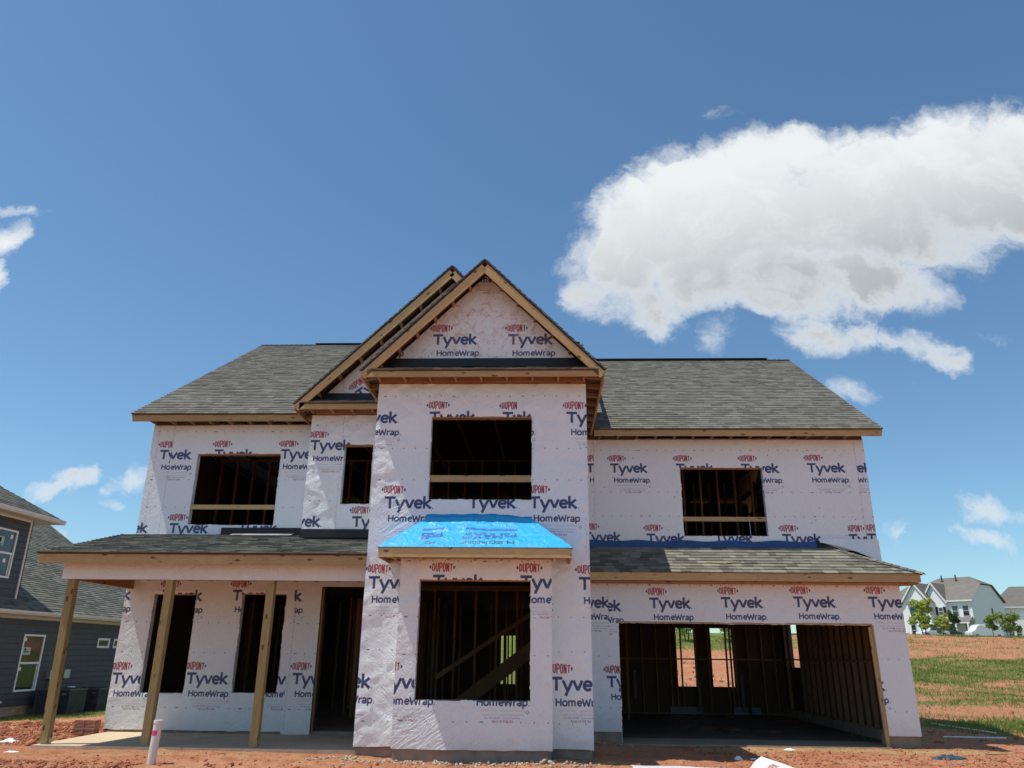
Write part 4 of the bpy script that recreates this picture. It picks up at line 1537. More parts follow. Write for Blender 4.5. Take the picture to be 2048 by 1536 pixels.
def blue_roof():
    cv = Canvas(3.1, 1.25, 300, base=(.005, .43, .80))
    ink = (.02, .07, .34)
    def flip(t_): return t_[::-1, ::-1]
    def put(s, xr, ztop, h, w=None, col=ink, op=.9):
        t_ = raster_text(s, h, 300, w).copy()
        for q in range(max(1, int(h * 36))):
            t_[:, 1:] = np.maximum(t_[:, 1:], t_[:, :-1]); t_[1:] = np.maximum(t_[1:], t_[:-1])
        t_ = flip(t_)
        cv.blend(xr - t_.shape[1] / 300, ztop - t_.shape[0] / 300, t_ * op, col)
    # upside down print, as it lies on the roof (text starts at the right)
    put('PS', 2.15, .545, .15, .20); put('MAX', 1.93, .567, .22, .46); put('100', 1.44, .43, .10, .14); put('HT', 1.43, .53, .085, .10)
    put('SECUREGRIP', 1.95, .218, .082, .66, (.01, .02, .05)); put('M', 2.12, .218, .082, .11, (.01, .02, .05)); put('PS', .97, .545, .15, .20); put('B', .76, .567, .22, .12)
    put('M2', .88, .218, .082, .16, (.01, .02, .05))
    cv.a[int(.575 * 300):int(.65 * 300), int(1.32 * 300):int(2.15 * 300)] = (.02, .10, .42)
    cv.a[int(.565 * 300):int(.64 * 300), int(.62 * 300):int(.97 * 300)] = (.02, .10, .42)
    put('HIGH TEMPERATURE ROOFING UNDERLAYMENT', 2.13, .655, .022, .78, (.05, .35, .75)); put('ROOFING UNDERLAYMENT', .96, .64, .02, .3, (.05, .35, .75))
    im = cv.image('underlayment_print')
    m, t, bs = newmat('blue_underlayment')
    tc = t.node('ShaderNodeTexCoord')
    it = t.node('ShaderNodeTexImage'); it.image = im
    t.l.new(tc.outputs['UV'], it.inputs[0])
    dn = t.mapr(t.noise(tc.outputs['Object'], 3.2, 6, .7, .8), .42, .62, 0, .35)
    t.l.new(t.mix(dn, it.outputs[0], (.10, .36, .50)), bs.inputs['Base Color'])
    bs.inputs['Roughness'].default_value = .42
    b = t.node('ShaderNodeBump'); b.inputs['Distance'].default_value = .028
    nn = t.noise(tc.outputs['Object'], 5, 5, .55, 1.4)
    t.l.new(t.m('ABSOLUTE', t.m('SUBTRACT', nn, .5)), b.inputs['Height']); t.l.new(b.outputs[0], bs.inputs['Normal'])
    E0 = Vector((-2.575, 11.94, 2.992)); E1 = Vector((.445, 11.94, 2.992)); T0 = Vector((-1.96, YT - .05, 3.57)); T1 = Vector((-.20, YT - .05, 3.57))
    nx, nv = 120, 44
    a = np.linspace(0, 1, nx + 1)[None, :]; v = np.linspace(0, 1, nv + 1)[:, None]
    x0 = E0.x + (T0.x - E0.x) * v; x1 = E1.x + (T1.x - E1.x) * v
    X = x0 + (x1 - x0) * a; Y = E0.y + (T0.y - E0.y) * v + 0 * a
    Z = E0.z + (T0.z - E0.z) * v + 0 * a + .03 * np.sin(v * pi) * -1 * .2
    wv = wrinkle(X * 1.6, Y * 1.6 + v * 2, 71) * 1.6
    Z = Z + wv * np.clip(v * 8, 0, 1)
    # top edge turned up the wall
    co = np.stack([X, Y, Z], -1).reshape(-1, 3)
    uv = np.stack([(X - E0.x) / 3.1, (v * 1.03 + 0 * a) / 1.25], -1).reshape(-1, 2)
    i = np.arange((nx + 1) * (nv + 1)).reshape(nv + 1, nx + 1)
    q = np.stack([i[:-1, :-1], i[:-1, 1:], i[1:, 1:], i[1:, :-1]], -1).reshape(-1, 4)
    part = link('bay_roof', np_mesh('bay_roof', co, q, smooth=True, uv=uv), H, m)
    pb = simple('blue_membrane', (.012, .28, .62), .4, var=.1, bump=.004, bscale=12)
    s = MB()
    s.tri(E0, T0, (-2.575, YT - .01, 2.992)); s.tri(E1, (.445, YT - .01, 2.992), T1)
    s.tri(T0, (-1.96, YT - .006, 3.6), (-2.575, YT - .01, 2.992)); s.tri(T1, (.445, YT - .01, 2.992), (-.2, YT - .006, 3.6))
    n = 30; r = random.Random(3)
    for k in range(n):
        xa = -1.965 + 1.77 * k / n; xb = -1.965 + 1.77 * (k + 1) / n
        h = 3.655 + .006 * sin(k * 1.1)
        s.quad((xa, YT - .05, 3.57), (xb, YT - .05, 3.57), (xb, YT - .012, h), (xa, YT - .012, h))
    s.obj('membrane_edge', pb, part)
    MB().box(-2.58, .45, 11.935, 11.985, 2.985, 2.993).obj('drip_edge', M['black'], H)
    # flap of wrap left hanging over the top edge
    fl = MB()
    fl.quad((-1.93, YT - .022, 3.64), (-.62, YT - .03, 3.66), (-.60, YT - .012, 3.88), (-1.93, YT - .012, 3.88))
    fl.obj('house_wrap', M['wrap_plain'], H)


# (the flap hides the print in the photograph only a little, so it is left off)
blue_roof()
for o in list(COL.objects):
    if o.name.startswith('house_wrap') and o.type == 'MESH' and len(o.data.vertices) == 4 and abs(o.data.vertices[0].co.x + 1.93) < .01:
        bpy.data.objects.remove(o)

# garage opening trims and jambs
board(H, 'header', (1.45, YG + .05, 2.058), (6.33, YG + .05, 2.058), .028, .13, M['fascia'])
board(H, 'garage_jamb', (6.345, YG + .06, -.10), (6.33, YG + .06, 2.045), .04, .16, M['pine'], (1, 0, 0))
board(H, 'garage_jamb', (1.455, YG + .05, -.10), (1.455, YG + .05, 2.045), .012, .10, M['wrap_plain'], (1, 0, 0))
# leaning board at the right jamb, as in the picture
board(H, 'trim_board', (6.31, YG - .03, -.12), (6.27, YG - .02, 2.0), .055, .03, M['pine'], (1, 0, 0))

# ---- interior framing
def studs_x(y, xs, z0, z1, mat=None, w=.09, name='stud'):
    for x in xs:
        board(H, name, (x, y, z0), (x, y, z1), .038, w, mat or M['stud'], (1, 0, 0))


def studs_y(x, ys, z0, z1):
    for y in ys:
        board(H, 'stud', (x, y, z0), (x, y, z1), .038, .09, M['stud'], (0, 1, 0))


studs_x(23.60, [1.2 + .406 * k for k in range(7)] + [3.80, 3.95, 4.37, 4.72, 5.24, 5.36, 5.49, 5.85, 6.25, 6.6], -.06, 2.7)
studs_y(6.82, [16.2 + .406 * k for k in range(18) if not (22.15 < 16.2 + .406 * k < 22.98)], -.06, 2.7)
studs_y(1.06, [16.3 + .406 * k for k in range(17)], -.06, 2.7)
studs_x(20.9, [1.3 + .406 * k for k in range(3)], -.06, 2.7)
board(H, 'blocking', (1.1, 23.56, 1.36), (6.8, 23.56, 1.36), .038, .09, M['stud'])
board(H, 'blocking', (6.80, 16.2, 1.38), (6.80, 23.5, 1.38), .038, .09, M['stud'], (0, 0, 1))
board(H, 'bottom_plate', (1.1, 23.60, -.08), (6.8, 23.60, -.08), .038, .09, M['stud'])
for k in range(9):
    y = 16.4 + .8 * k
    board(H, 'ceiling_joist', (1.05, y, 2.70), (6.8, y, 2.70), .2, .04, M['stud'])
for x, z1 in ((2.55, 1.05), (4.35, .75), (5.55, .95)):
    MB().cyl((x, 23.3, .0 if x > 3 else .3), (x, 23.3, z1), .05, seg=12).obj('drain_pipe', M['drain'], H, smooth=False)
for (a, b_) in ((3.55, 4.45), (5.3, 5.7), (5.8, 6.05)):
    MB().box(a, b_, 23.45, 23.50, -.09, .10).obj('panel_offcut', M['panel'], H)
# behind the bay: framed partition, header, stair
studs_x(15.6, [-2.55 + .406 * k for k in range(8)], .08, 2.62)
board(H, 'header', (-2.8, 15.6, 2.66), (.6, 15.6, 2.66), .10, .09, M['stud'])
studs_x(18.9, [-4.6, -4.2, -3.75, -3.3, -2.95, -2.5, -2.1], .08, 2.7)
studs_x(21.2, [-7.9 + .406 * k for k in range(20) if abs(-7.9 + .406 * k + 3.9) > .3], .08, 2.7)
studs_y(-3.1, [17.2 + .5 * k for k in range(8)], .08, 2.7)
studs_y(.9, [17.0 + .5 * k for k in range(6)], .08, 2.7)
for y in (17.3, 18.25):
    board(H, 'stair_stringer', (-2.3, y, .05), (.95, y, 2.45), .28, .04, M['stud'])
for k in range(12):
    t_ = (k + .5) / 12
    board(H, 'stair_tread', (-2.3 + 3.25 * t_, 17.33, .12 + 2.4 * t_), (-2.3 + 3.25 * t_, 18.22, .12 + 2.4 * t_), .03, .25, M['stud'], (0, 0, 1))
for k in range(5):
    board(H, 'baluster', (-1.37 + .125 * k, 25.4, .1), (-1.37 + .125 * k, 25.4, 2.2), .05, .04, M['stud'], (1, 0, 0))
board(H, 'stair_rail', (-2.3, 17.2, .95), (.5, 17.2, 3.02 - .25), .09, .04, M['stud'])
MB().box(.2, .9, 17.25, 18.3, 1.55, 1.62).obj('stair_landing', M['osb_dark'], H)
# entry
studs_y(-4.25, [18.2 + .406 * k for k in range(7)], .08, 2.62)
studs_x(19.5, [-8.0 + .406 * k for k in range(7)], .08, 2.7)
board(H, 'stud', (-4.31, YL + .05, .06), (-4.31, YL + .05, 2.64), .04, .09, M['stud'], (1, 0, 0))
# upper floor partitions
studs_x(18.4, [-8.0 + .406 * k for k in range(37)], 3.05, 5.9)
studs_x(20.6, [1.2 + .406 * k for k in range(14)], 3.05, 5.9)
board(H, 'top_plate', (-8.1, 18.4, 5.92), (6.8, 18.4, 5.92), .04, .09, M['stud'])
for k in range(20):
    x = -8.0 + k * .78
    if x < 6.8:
        board(H, 'ceiling_joist', (x, YR + .15 if x > .7 else (YT + .15 if -2.9 < x < .7 else YL + .15), 5.97), (x, 25.8, 5.97), .14, .038, M['stud'])
MB().box(-8.1, 6.85, YR + .2, 25.8, 6.05, 6.06).obj('attic_sheet', M['osb_dark'], H) if False else None

# ------------------------------------------------------------------ neighbour house, dark siding
NB = empty('neighbour_house', (-16.0, 24.0, -.45), label='dark grey lap siding house with cream gutters at the left edge of the photo', cat='house')
NX = -16.0


def siding_wall(root, X, y0, y1, z0, z1, holes, e=.178, axis='x', s=1, mat=None, thick=.026):
    """lap siding boards on a wall facing +X; each course is a board object (split by openings)"""
    k = 0; z = z0
    while z < z1 - .01:
        zt = min(z + e + .012, z1)
        b = MB()
        for (a, c, d, f) in span_rects(y0, y1, z, zt, [h for h in holes if h[3] > z and h[2] < zt]):
            t0 = (d - z) / (zt - z); t1 = (f - z) / (zt - z)
            xo = lambda t_: X + thick * (1.35 - t_)
            b.hexa([(X, a, d), (xo(t0), a, d), (xo(t0), c, d), (X, c, d), (X, a, f), (xo(t1), a, f), (xo(t1), c, f), (X, c, f)])
        if b.v: b.obj('siding_board', mat or M['siding'], root)
        z += e; k += 1


def nb_window(y0, y1, z0, z1, X, mid=None, stick=(), gl=('glass', 'glass'), t=.055):
    f = MB(); x1 = X + .035; x0 = X - .02
    f.box(x0, x1, y0, y0 + t, z0, z1); f.box(x0, x1, y1 - t, y1, z0, z1)
    f.box(x0, x1, y0 + t, y1 - t, z0, z0 + t); f.box(x0, x1, y0 + t, y1 - t, z1 - t, z1)
    if mid: f.box(x0, x1 - .008, y0 + t, y1 - t, mid - .03, mid + .03)
    w = f.obj('window', M['white'], NB)
    segs = [(z0 + t, z1 - t)] if not mid else [(z0 + t, mid - .03), (mid + .03, z1 - t)]
    for k, (a, c) in enumerate(segs):
        MB().box(X - .01, X - .004, y0 + t, y1 - t, a, c).obj('pane', M[gl[k]], w)
    if mid:
        MB().box(X - .003, X + .012, y1 - t - .07, y1 - t - .035, segs[0][0], segs[0][1]).obj('sash', M['white'], w)
    for (a, c, d, e, mt) in stick:
        MB().box(X - .002, X + .001, a, c, d, e).obj('sticker', M[mt], w)
    return w


nw = [(24.20, 25.26, .20, 1.86), (28.35, 29.15, 1.49, 1.82), (29.42, 30.2, 1.49, 1.82)]
b = MB()
for (a, c, d, e) in span_rects(8.0, 32.7, -.20, 2.36, nw):
    b.box(NX - .12, NX - .002, a, c, d, e)
b.obj('wall', M['siding'], NB)
siding_wall(NB, NX, 8.0, 32.7, -.18, 2.34, nw)
MB().box(NX - .3, NX - .02, 8.0, 32.7, -.9, -.18).obj('foundation', M['foundation'], NB)
nb_window(*nw[0][:2], *nw[0][2:], NX, 1.02, [(24.28, 24.40, 1.66, 1.76, 'paper'), (24.30, 24.68, 1.26, 1.48, 'sticker'), (24.36, 24.60, 1.33, 1.36, 'greenink'), (24.38, 24.46, 1.38, 1.45, 'greenink'), (24.28, 24.40, .80, .90, 'paper')], ('glass_green', 'glass_brown'))
nb_window(*nw[1][:2], *nw[1][2:], NX, None, (), ('glass_green',), .07)
nb_window(*nw[2][:2], *nw[2][2:], NX, None, (), ('glass_green',), .07)
# frieze, gutter
g = MB(); g.box(NX + .0, NX + .03, 8, 32.7, 2.30, 2.40)
g.obj('frieze_board', M['gutter'], NB)
g = MB()
prof = [(NX + .30, 2.40), (NX + .40, 2.40), (NX + .44, 2.46), (NX + .44, 2.52), (NX + .425, 2.52), (NX + .30, 2.50)]
g.prism([(x, 8.0, z) for x, z in prof], (0, 25.1, 0)); g.obj('gutter', M['gutter'], NB, fix=True)
MB().box(NX + .03, NX + .30, 8, 32.9, 2.375, 2.39).obj('soffit', M['gutter'], NB)
# lower roof sloping away
Vn_ = Vector((-1, 0, .667))
roof_plane(NB, 'roof', (NX + .34, 8.0, 2.50), (0, 1, 0), Vn_, [(0, 0), (25.1, 0), (25.1, 8.0), (0, 8.0)], M['shingle_n'], seed=81, tab=(.16, .42))
roof_plane(NB, 'roof', (NX - 13.0, 8.0, 2.50), (0, 1, 0), Vector((1, 0, .667)), [(0, 0), (25.1, 0), (25.1, 8.0), (0, 8.0)], M['shingle_far'], seed=82, exp=.5, tab=(.6, 1.2))
MB().prism([(NX, 32.7, 2.3), (NX - 12.7, 32.7, 2.3), (NX - 6.33, 32.7, 6.6)], (0, -.1, 0)).obj('wall', M['siding'], NB, fix=True)
MB().box(NX - 12.7, NX, 32.6, 32.7, -.4, 2.3).obj('wall', M['siding'], NB)
board(NB, 'rake_board', (NX + .36, 33.09, 2.44), (NX - 6.33, 33.09, 6.90), .17, .03, M['white'])
# upper storey near us (stands back a little)
UX = -16.25
uw = [(22.0, 23.25, 3.44, 4.86)]
b = MB()
for (a, c, d, e) in span_rects(10.0, 23.80, 2.6, 5.35, uw):
    b.box(UX - .12, UX - .002, a, c, d, e)
b.box(UX - 9, UX - .12, 23.69, 23.798, 2.6, 5.35)
b.obj('wall', M['siding'], NB)
siding_wall(NB, UX, 10.0, 23.74, 2.80, 5.25, uw)
nb_window(22.0, 23.25, 3.44, 4.86, UX, 4.16, [(22.35, 22.72, 4.35, 4.62, 'sticker'), (22.48, 22.6, 4.46, 4.58, 'greenink'), (22.42, 22.66, 4.38, 4.41, 'greenink'), (22.98, 23.09, 4.60, 4.72, 'paper'), (22.86, 22.97, 3.88, 3.99, 'paper')])
MB().box(UX + .0, UX + .045, 23.72, 23.84, 2.76, 5.27).box(UX - .12, UX + .045, 23.80, 23.84, 2.76, 5.26).obj('corner_board', M['gutter'], NB)
MB().box(UX + .0, UX + .03, 10, 23.72, 5.20, 5.30).obj('frieze_board', M['gutter'], NB)
MB().box(UX + .03, UX + .45, 10, 24.55, 5.27, 5.285).obj('soffit', M['gutter'], NB)
MB().box(UX - 9, UX + .03, 23.84, 24.55, 5.27, 5.285).obj('soffit', M['gutter'], NB)
prof = [(UX + .45, 5.27), (UX + .53, 5.27), (UX + .57, 5.33), (UX + .57, 5.40), (UX + .45, 5.40)]
g = MB(); g.prism([(x, 10.0, z) for x, z in prof], (0, 14.68, 0)); g.obj('gutter', M['gutter'], NB, fix=True)
prof = [(24.55, 5.27), (24.63, 5.27), (24.67, 5.33), (24.67, 5.40), (24.55, 5.40)]
g = MB(); g.prism([(UX - 9, y, z) for y, z in prof], (9.5, 0, 0)); g.obj('gutter', M['gutter'], NB, fix=True)
s_ = .62
vd = Vector((-1, 0, s_)); Lu = 8.0
roof_plane(NB, 'roof', (UX + .48, 10.0, 5.40), (0, 1, 0), vd, [(0, 0), (14.62, 0), (14.62 - 5.2, 5.2 * hypot(1, s_)), (0, 5.2 * hypot(1, s_))], M['shingle_n'], seed=84, tab=(.16, .42))
roof_plane(NB, 'roof', (UX + .48, 24.62, 5.40), (-1, 0, 0), Vector((0, -1, s_)), [(0, 0), (10.4, 0), (5.2, 5.2 * hypot(1, s_))], M['shingle_n'], seed=85, tab=(.16, .42))
MB().box(UX - .005, UX + .07, 10, 23.85, 2.68, 2.80).obj('flashing', M['black'], NB)
# meter boxes and pipe on the wall
MB().box(NX + .02, NX + .16, 25.68, 26.02, .53, .80).obj('meter_box', M['steel'], NB)
MB().box(NX + .02, NX + .16, 26.45, 26.78, .53, .80).obj('meter_box', M['steel'], NB)
MB().cyl((NX + .07, 25.72, .53), (NX + .07, 25.72, -.1), .018, seg=8).obj('conduit', M['acdark'], NB)
MB().box(NX + .02, NX + .12, 27.0, 27.3, .0, .26).obj('disconnect_box', M['paper'], NB)
MB().cyl((NX + .05, 23.55, -.02), (NX + .16, 23.60, -.06), .03, seg=8).obj('spigot', M['pvc'], NB)


def ac_unit(loc, rz, label):
    r = empty('air_conditioner', loc, rz, label, 'air conditioner', 'air conditioners by the neighbour house')
    WL[r.name] = Vector((0, 0, 0))
    w, h = .52, .74
    MB().box(-w - .05, w + .05, -w - .05, w + .05, -.14, -.02).obj('pad', M['gslab'], r)
    MB().box(-w + .02, w - .02, -w + .02, w - .02, 0, h).obj('coil', M['acdark'], r)
    for s in range(4):
        b = MB()
        for k in range(27):
            a = -w + .03 + (2 * w - .06) * k / 26
            b.box(a - .006, a + .006, -w - .008, -w + .012, .03, h - .02)
        m = Matrix.Rotation(s * pi / 2, 3, 'Z'); b.v = [tuple(m @ Vector(q)) for q in b.v]
        g_ = b.obj('louvre_panel', M['acmetal'], r)
    for sx in (-1, 1):
        for sy in (-1, 1):
            MB().box(min(sx * w, sx * (w - .04)), max(sx * w, sx * (w - .04)), min(sy * w, sy * (w - .04)), max(sy * w, sy * (w - .04)), 0, h).obj('corner_post', M['acmetal'], r)
    MB().box(-w - .02, w + .02, -w - .02, w + .02, h, h + .045).obj('top_cover', M['acmetal'], r)
    MB().box(-w - .01, w + .01, -w - .01, w + .01, -.02, .03).obj('base_pan', M['acmetal'], r)
    MB().cyl((0, 0, h + .045), (0, 0, h + .06), .40, seg=20).obj('fan_guard', M['acdark'], r)
    MB().box(.28, .40, -w - .014, -w - .009, h - .12, h - .08).obj('badge', M['steel'], r)
    return r


ac_unit((-15.2, 25.45, -.52), radians(4), 'smaller looking dark grey air conditioner, nearer of the two beside the dark house')
ac_unit((-15.15, 27.2, -.56), radians(-3), 'dark grey air conditioner next to the white wrapped wall, farther of the two')

# ------------------------------------------------------------------ far houses on the hill
def far_window(root, x, z, w, h, y, name='window', grid=True):
    f = MB(); t = .07
    f.box(x, x + w, y - .06, y + .02, z, z + t); f.box(x, x + w, y - .06, y + .02, z + h - t, z + h)
    f.box(x, x + t, y - .06, y + .02, z + t, z + h - t); f.box(x + w - t, x + w, y - .06, y + .02, z + t, z + h - t)
    f.box(x + t, x + w - t, y - .055, y + .02, z + h / 2 - .03, z + h / 2 + .03)
    o = f.obj(name, M['white'], root)
    for k in (0, 1):
        MB().box(x + t, x + w - t, y - .03, y - .02, z + t if k == 0 else z + h / 2 + .03, z + h / 2 - .03 if k == 0 else z + h - t).obj('pane', M['glass'], o)
    return o


def far_house():
    r = empty('white_house', (70.9, 135.0, 4.55), radians(-51), 'large white two storey house on the hill with grey roof, porch and twin front gables', 'house')
    WL[r.name] = Vector((0, 0, 0))
    # local: front faces -Y, right front corner at origin, width to -X, depth to +Y
    D, Wd, E = 12.5, 15.5, 6.2
    MB().box(-Wd, 0, 0, D, -.6, E).obj('wall', M['wsiding'], r)
    # right gable end with clipped peak
    MB().prism([(-.02, 0, E), (-.02, D, E), (-.02, D * .68, E + 2.72), (-.02, D * .32, E + 2.72)], (-.3, 0, 0)).obj('wall', M['wsiding'], r, fix=True)
    zt = E + 4.3
    rf = MB()
    xR, xr = .35, -2.2
    rf.hexa([(-9.6, -.4, E - .05), (xR, -.4, E - .05), (xR, D + .4, E - .05), (-9.6, D + .4, E - .05), (-7.6, D / 2, zt), (xr, D / 2, zt), (xr, D / 2 + .02, zt), (-7.6, D / 2 + .02, zt)]) if False else None
    # main roof: planes
    k = (zt - E) / (D / 2 + .4)
    yc0 = D * .32; zc = E + k * (yc0 + .4)
    P = lambda x, y, z: (x, y, z)
    rf.quad(P(-9.8, -.4, E), P(.35, -.4, E), P(.35, yc0, zc), P(-9.8, yc0, zc))
    rf.quad(P(-9.8, yc0, zc), P(.35, yc0, zc), P(xr, D / 2, zt), P(-7.5, D / 2, zt))
    rf.quad(P(.35, D + .4, E), P(-9.8, D + .4, E), P(-9.8, D - yc0, zc), P(.35, D - yc0, zc))
    rf.quad(P(.35, D - yc0, zc), P(-9.8, D - yc0, zc), P(-7.5, D / 2, zt), P(xr, D / 2, zt))
    rf.tri(P(.35, yc0, zc), P(.35, D - yc0, zc), P(xr, D / 2, zt))
    rf.tri(P(-9.8, D - yc0, zc), P(-9.8, yc0, zc), P(-7.5, D / 2, zt))
    part = rf.obj('roof', M['shingle_far'], r)
    rl = MB(); z2 = E + 3.3
    rl.quad(P(-Wd - .4, -.4, E), P(-7, -.4, E), P(-7, D / 2, z2), P(-Wd + 2.5, D / 2, z2))
    rl.quad(P(-7, D + .4, E), P(-Wd - .4, D + .4, E), P(-Wd + 2.5, D / 2, z2), P(-7, D / 2, z2))
    rl.tri(P(-Wd - .4, D + .4, E), P(-Wd - .4, -.4, E), P(-Wd + 2.5, D / 2, z2))
    rl.obj('roof', M['shingle_far'], r)
    for x in (-6.4, -4.0):
        MB().cyl((x, D / 2 - 1.2, zt - .8), (x, D / 2 - 1.2, zt + .35), .12, seg=8).obj('vent_pipe', M['acdark'], r)
    # front gabled bays
    def bay(xa, xb, yf, peak, zb=-.6):
        xm = (xa + xb) / 2
        MB().prism([(xa, yf, zb), (xb, yf, zb), (xb, yf, E), (xm, yf, peak - .25), (xa, yf, E)], (0, 3.5 - 0 * yf, 0)).obj('wall', M['wsiding'], r, fix=True)
        q = MB(); o = .35
        for s, xe in ((-1, xa - o), (1, xb + o)):
            ze = E - .32
            a = (xe, yf - o, ze); c = (xm, yf - o, peak); d = (xm, yf + 6.2, peak); e = (xe, yf + 3.2, ze)
            (q.quad(a, c, d, e) if s < 0 else q.quad(c, a, e, d))
        q.obj('roof', M['shingle_far'], r)
        tr = MB()
        for xe in (xa - o, xb + o):
            tr.bar((xe, yf - o - .02, E - .42), (xm, yf - o - .02, peak - .1), .24, .06)
        tr.obj('trim', M['white'], r)
    bay(-10.4, -5.9, -1.9, E + 3.2)
    bay(-7.6, -3.9, -.5, E + 3.1)
    # small pent over the twin window
    MB().prism([(-9.7, -1.95, E - .05), (-9.7, -2.6, E - .45), (-9.7, -1.95, E - .45)], (3.1, 0, 0)).obj('roof', M['shingle_far'], r, fix=True)
    for x in (-9.35, -8.15):
        far_window(r, x, E - 2.6, 1.1, 1.75, -1.95)
    far_window(r, -9.6, .5, .9, 1.9, -1.95); far_window(r, -7.6, .5, .9, 1.9, -1.95)
    far_window(r, -5.2, E - 2.4, .8, 1.35, -.56)
    for x in (-5.65, -4.37):
        MB().box(x, x + .42, -.60, -.52, E - 2.45, E - .98).obj('shutter', M['shutter'], r)
    far_window(r, -3.2, E - 2.6, 1.05, 1.75, -.03); far_window(r, -1.5, E - 2.6, 1.05, 1.75, -.03)
    # porch
    pr = MB(); pr.quad((-5.85, -2.3, 2.75), (.3, -2.3, 2.75), (-.1, .0, 3.5), (-5.85, .0, 3.5)); pr.tri((.3, -2.3, 2.75), (.3, 0, 2.75), (-.1, 0, 3.5))
    pr.obj('porch_roof', M['shingle_far'], r)
    MB().box(-5.85, .2, -2.25, -2.1, 2.4, 2.74).obj('porch_beam', M['white'], r)
    MB().box(-5.85, .2, -2.3, 0, -.5, .1).obj('porch_floor', M['gslab'], r)
    for x in (-5.6, -3.8, -2.0, -.1):
        MB().box(x - .13, x + .13, -2.3, -2.04, .1, 2.4).obj('porch_post', M['white'], r)
    MB().box(-5.2, -4.2, -.56, -.52, .1, 2.2).obj('door', M['shutter'], r)
    far_window(r, -3.7, .6, .8, 1.9, -.03); far_window(r, -1.5, .6, .8, 1.9, -.03)
    # side windows on the shaded gable end: turned by building in rotated frame
    for (y, z, w, h) in ((7.0, 3.6, .75, 1.6), (2.1, .6, .7, 1.7), (4.6, 1.5, .5, .5), (5.6, 1.5, .5, .5)):
        f = MB(); f.box(-.01, .05, y, y + w, z, z + h); o = f.obj('window', M['white'], r)
        MB().box(.051, .056, y + .07, y + w - .07, z + .07, z + h - .07).obj('pane', M['glass'], o)
    tr = MB()
    tr.box(-Wd, .4, -.46, -.36, E - .22, E + .02); tr.box(-.10, .06, -.05, .06, -.5, E)
    pass
    tr.obj('trim', M['white'], r)


far_house()


def second_house():
    r = empty('white_garage_house', (88.5, 150.0, 4.6), radians(-20), 'white house with tan brick garage front, cut off by the right edge of the photo', 'house')
    WL[r.name] = Vector((0, 0, 0))
    E = 6.0
    MB().box(-4.5, 12, 0, 10, -.6, E).obj('wall', M['wsiding'], r)
    rf = MB()
    rf.quad((-5, -.4, E), (12, -.4, E), (12, 5, E + 4.0), (-1.2, 5, E + 4.0)); rf.quad((12, 10.4, E), (-5, 10.4, E), (-1.2, 5, E + 4.0), (12, 5, E + 4.0)); rf.tri((-5, 10.4, E), (-5, -.4, E), (-1.2, 5, E + 4.0))
    rf.obj('roof', M['shingle_far'], r)
    MB().box(-5.0, 12.4, -.5, -.4, E - .2, E + .02).obj('trim', M['white'], r)
    MB().box(0, 7, -1.6, 0, 2.9, E - .3).obj('wall', M['wsiding'], r)
    MB().box(0, 7, -1.6, 0, -.6, 2.9).obj('garage_front', M['facebrick'], r)
    MB().box(-.3, 7.3, -2.2, -1.5, 2.9, 3.2).obj('porch_roof', M['shingle_far'], r)
    MB().box(1.2, 5.8, -1.66, -1.6, -.4, 2.1).obj('garage_door', M['white'], r)
    far_window(r, -3.9, 3.5, 1.3, 1.4, -.03); far_window(r, -3.6, .5, .9, 1.8, -.03); far_window(r, -2.3, .5, .9, 1.8, -.03); far_window(r, -.3, 3.4, .0 + .9, 1.3, -1.63) if False else None
    MB().box(-.25, -.05, -1.9, -1.7, -.5, 2.9).obj('porch_post', M['white'], r)


second_house()


def distant_neighbour():
    r = empty('distant_house', (-27.2, 56.0, -.2), radians(12), 'small bit of dark house with white gable edge far behind the porch post', 'house')
    WL[r.name] = Vector((0, 0, 0))
    MB().box(-6, 6, 0, 8, -.5, 5.2).obj('wall', M['siding'], r)
    q = MB()
    q.quad((-6.4, -.4, 5.1), (0, -.4, 8.0), (0, 8.4, 8.0), (-6.4, 8.4, 5.1)); q.quad((0, -.4, 8.0), (6.4, -.4, 5.1), (6.4, 8.4, 5.1), (0, 8.4, 8.0))
    q.obj('roof', M['shingle_far'], r)
    MB().prism([(-6, 0, 5.2), (6, 0, 5.2), (0, 0, 7.85)], (0, .1, 0)).obj('wall', M['siding'], r, fix=True)
    t = MB()
    t.bar((-6.4, -.45, 5.0), (0, -.45, 7.9), .25, .06); t.bar((6.4, -.45, 5.0), (0, -.45, 7.9), .25, .06); t.obj('trim', M['white'], r)


distant_neighbour()


def far_siding_house():
    """pale house seen in slivers through the rear openings left of the stair"""
    r = empty('pale_house', (-22.0, 120.0, 2.6), radians(6), 'pale distant house seen in slivers through the big lower window opening', 'house')
    WL[r.name] = Vector((0, 0, 0))
    MB().box(-14, 22, 0, 9, -.6, 5.6).obj('wall', M['wsiding'], r)
    q = MB(); q.quad((-14.4, -.4, 5.5), (22.4, -.4, 5.5), (22.4, 4.5, 9), (-14.4, 4.5, 9)); q.quad((22.4, 9.4, 5.5), (-14.4, 9.4, 5.5), (-14.4, 4.5, 9), (22.4, 4.5, 9)); q.obj('roof', M['shingle_far'], r)
    for k in range(8):
        far_window(r, -12 + k * 4.2, .8, 1.1, 1.7, -.03); far_window(r, -12 + k * 4.2, 3.5, 1.1, 1.5, -.03)


far_siding_house()


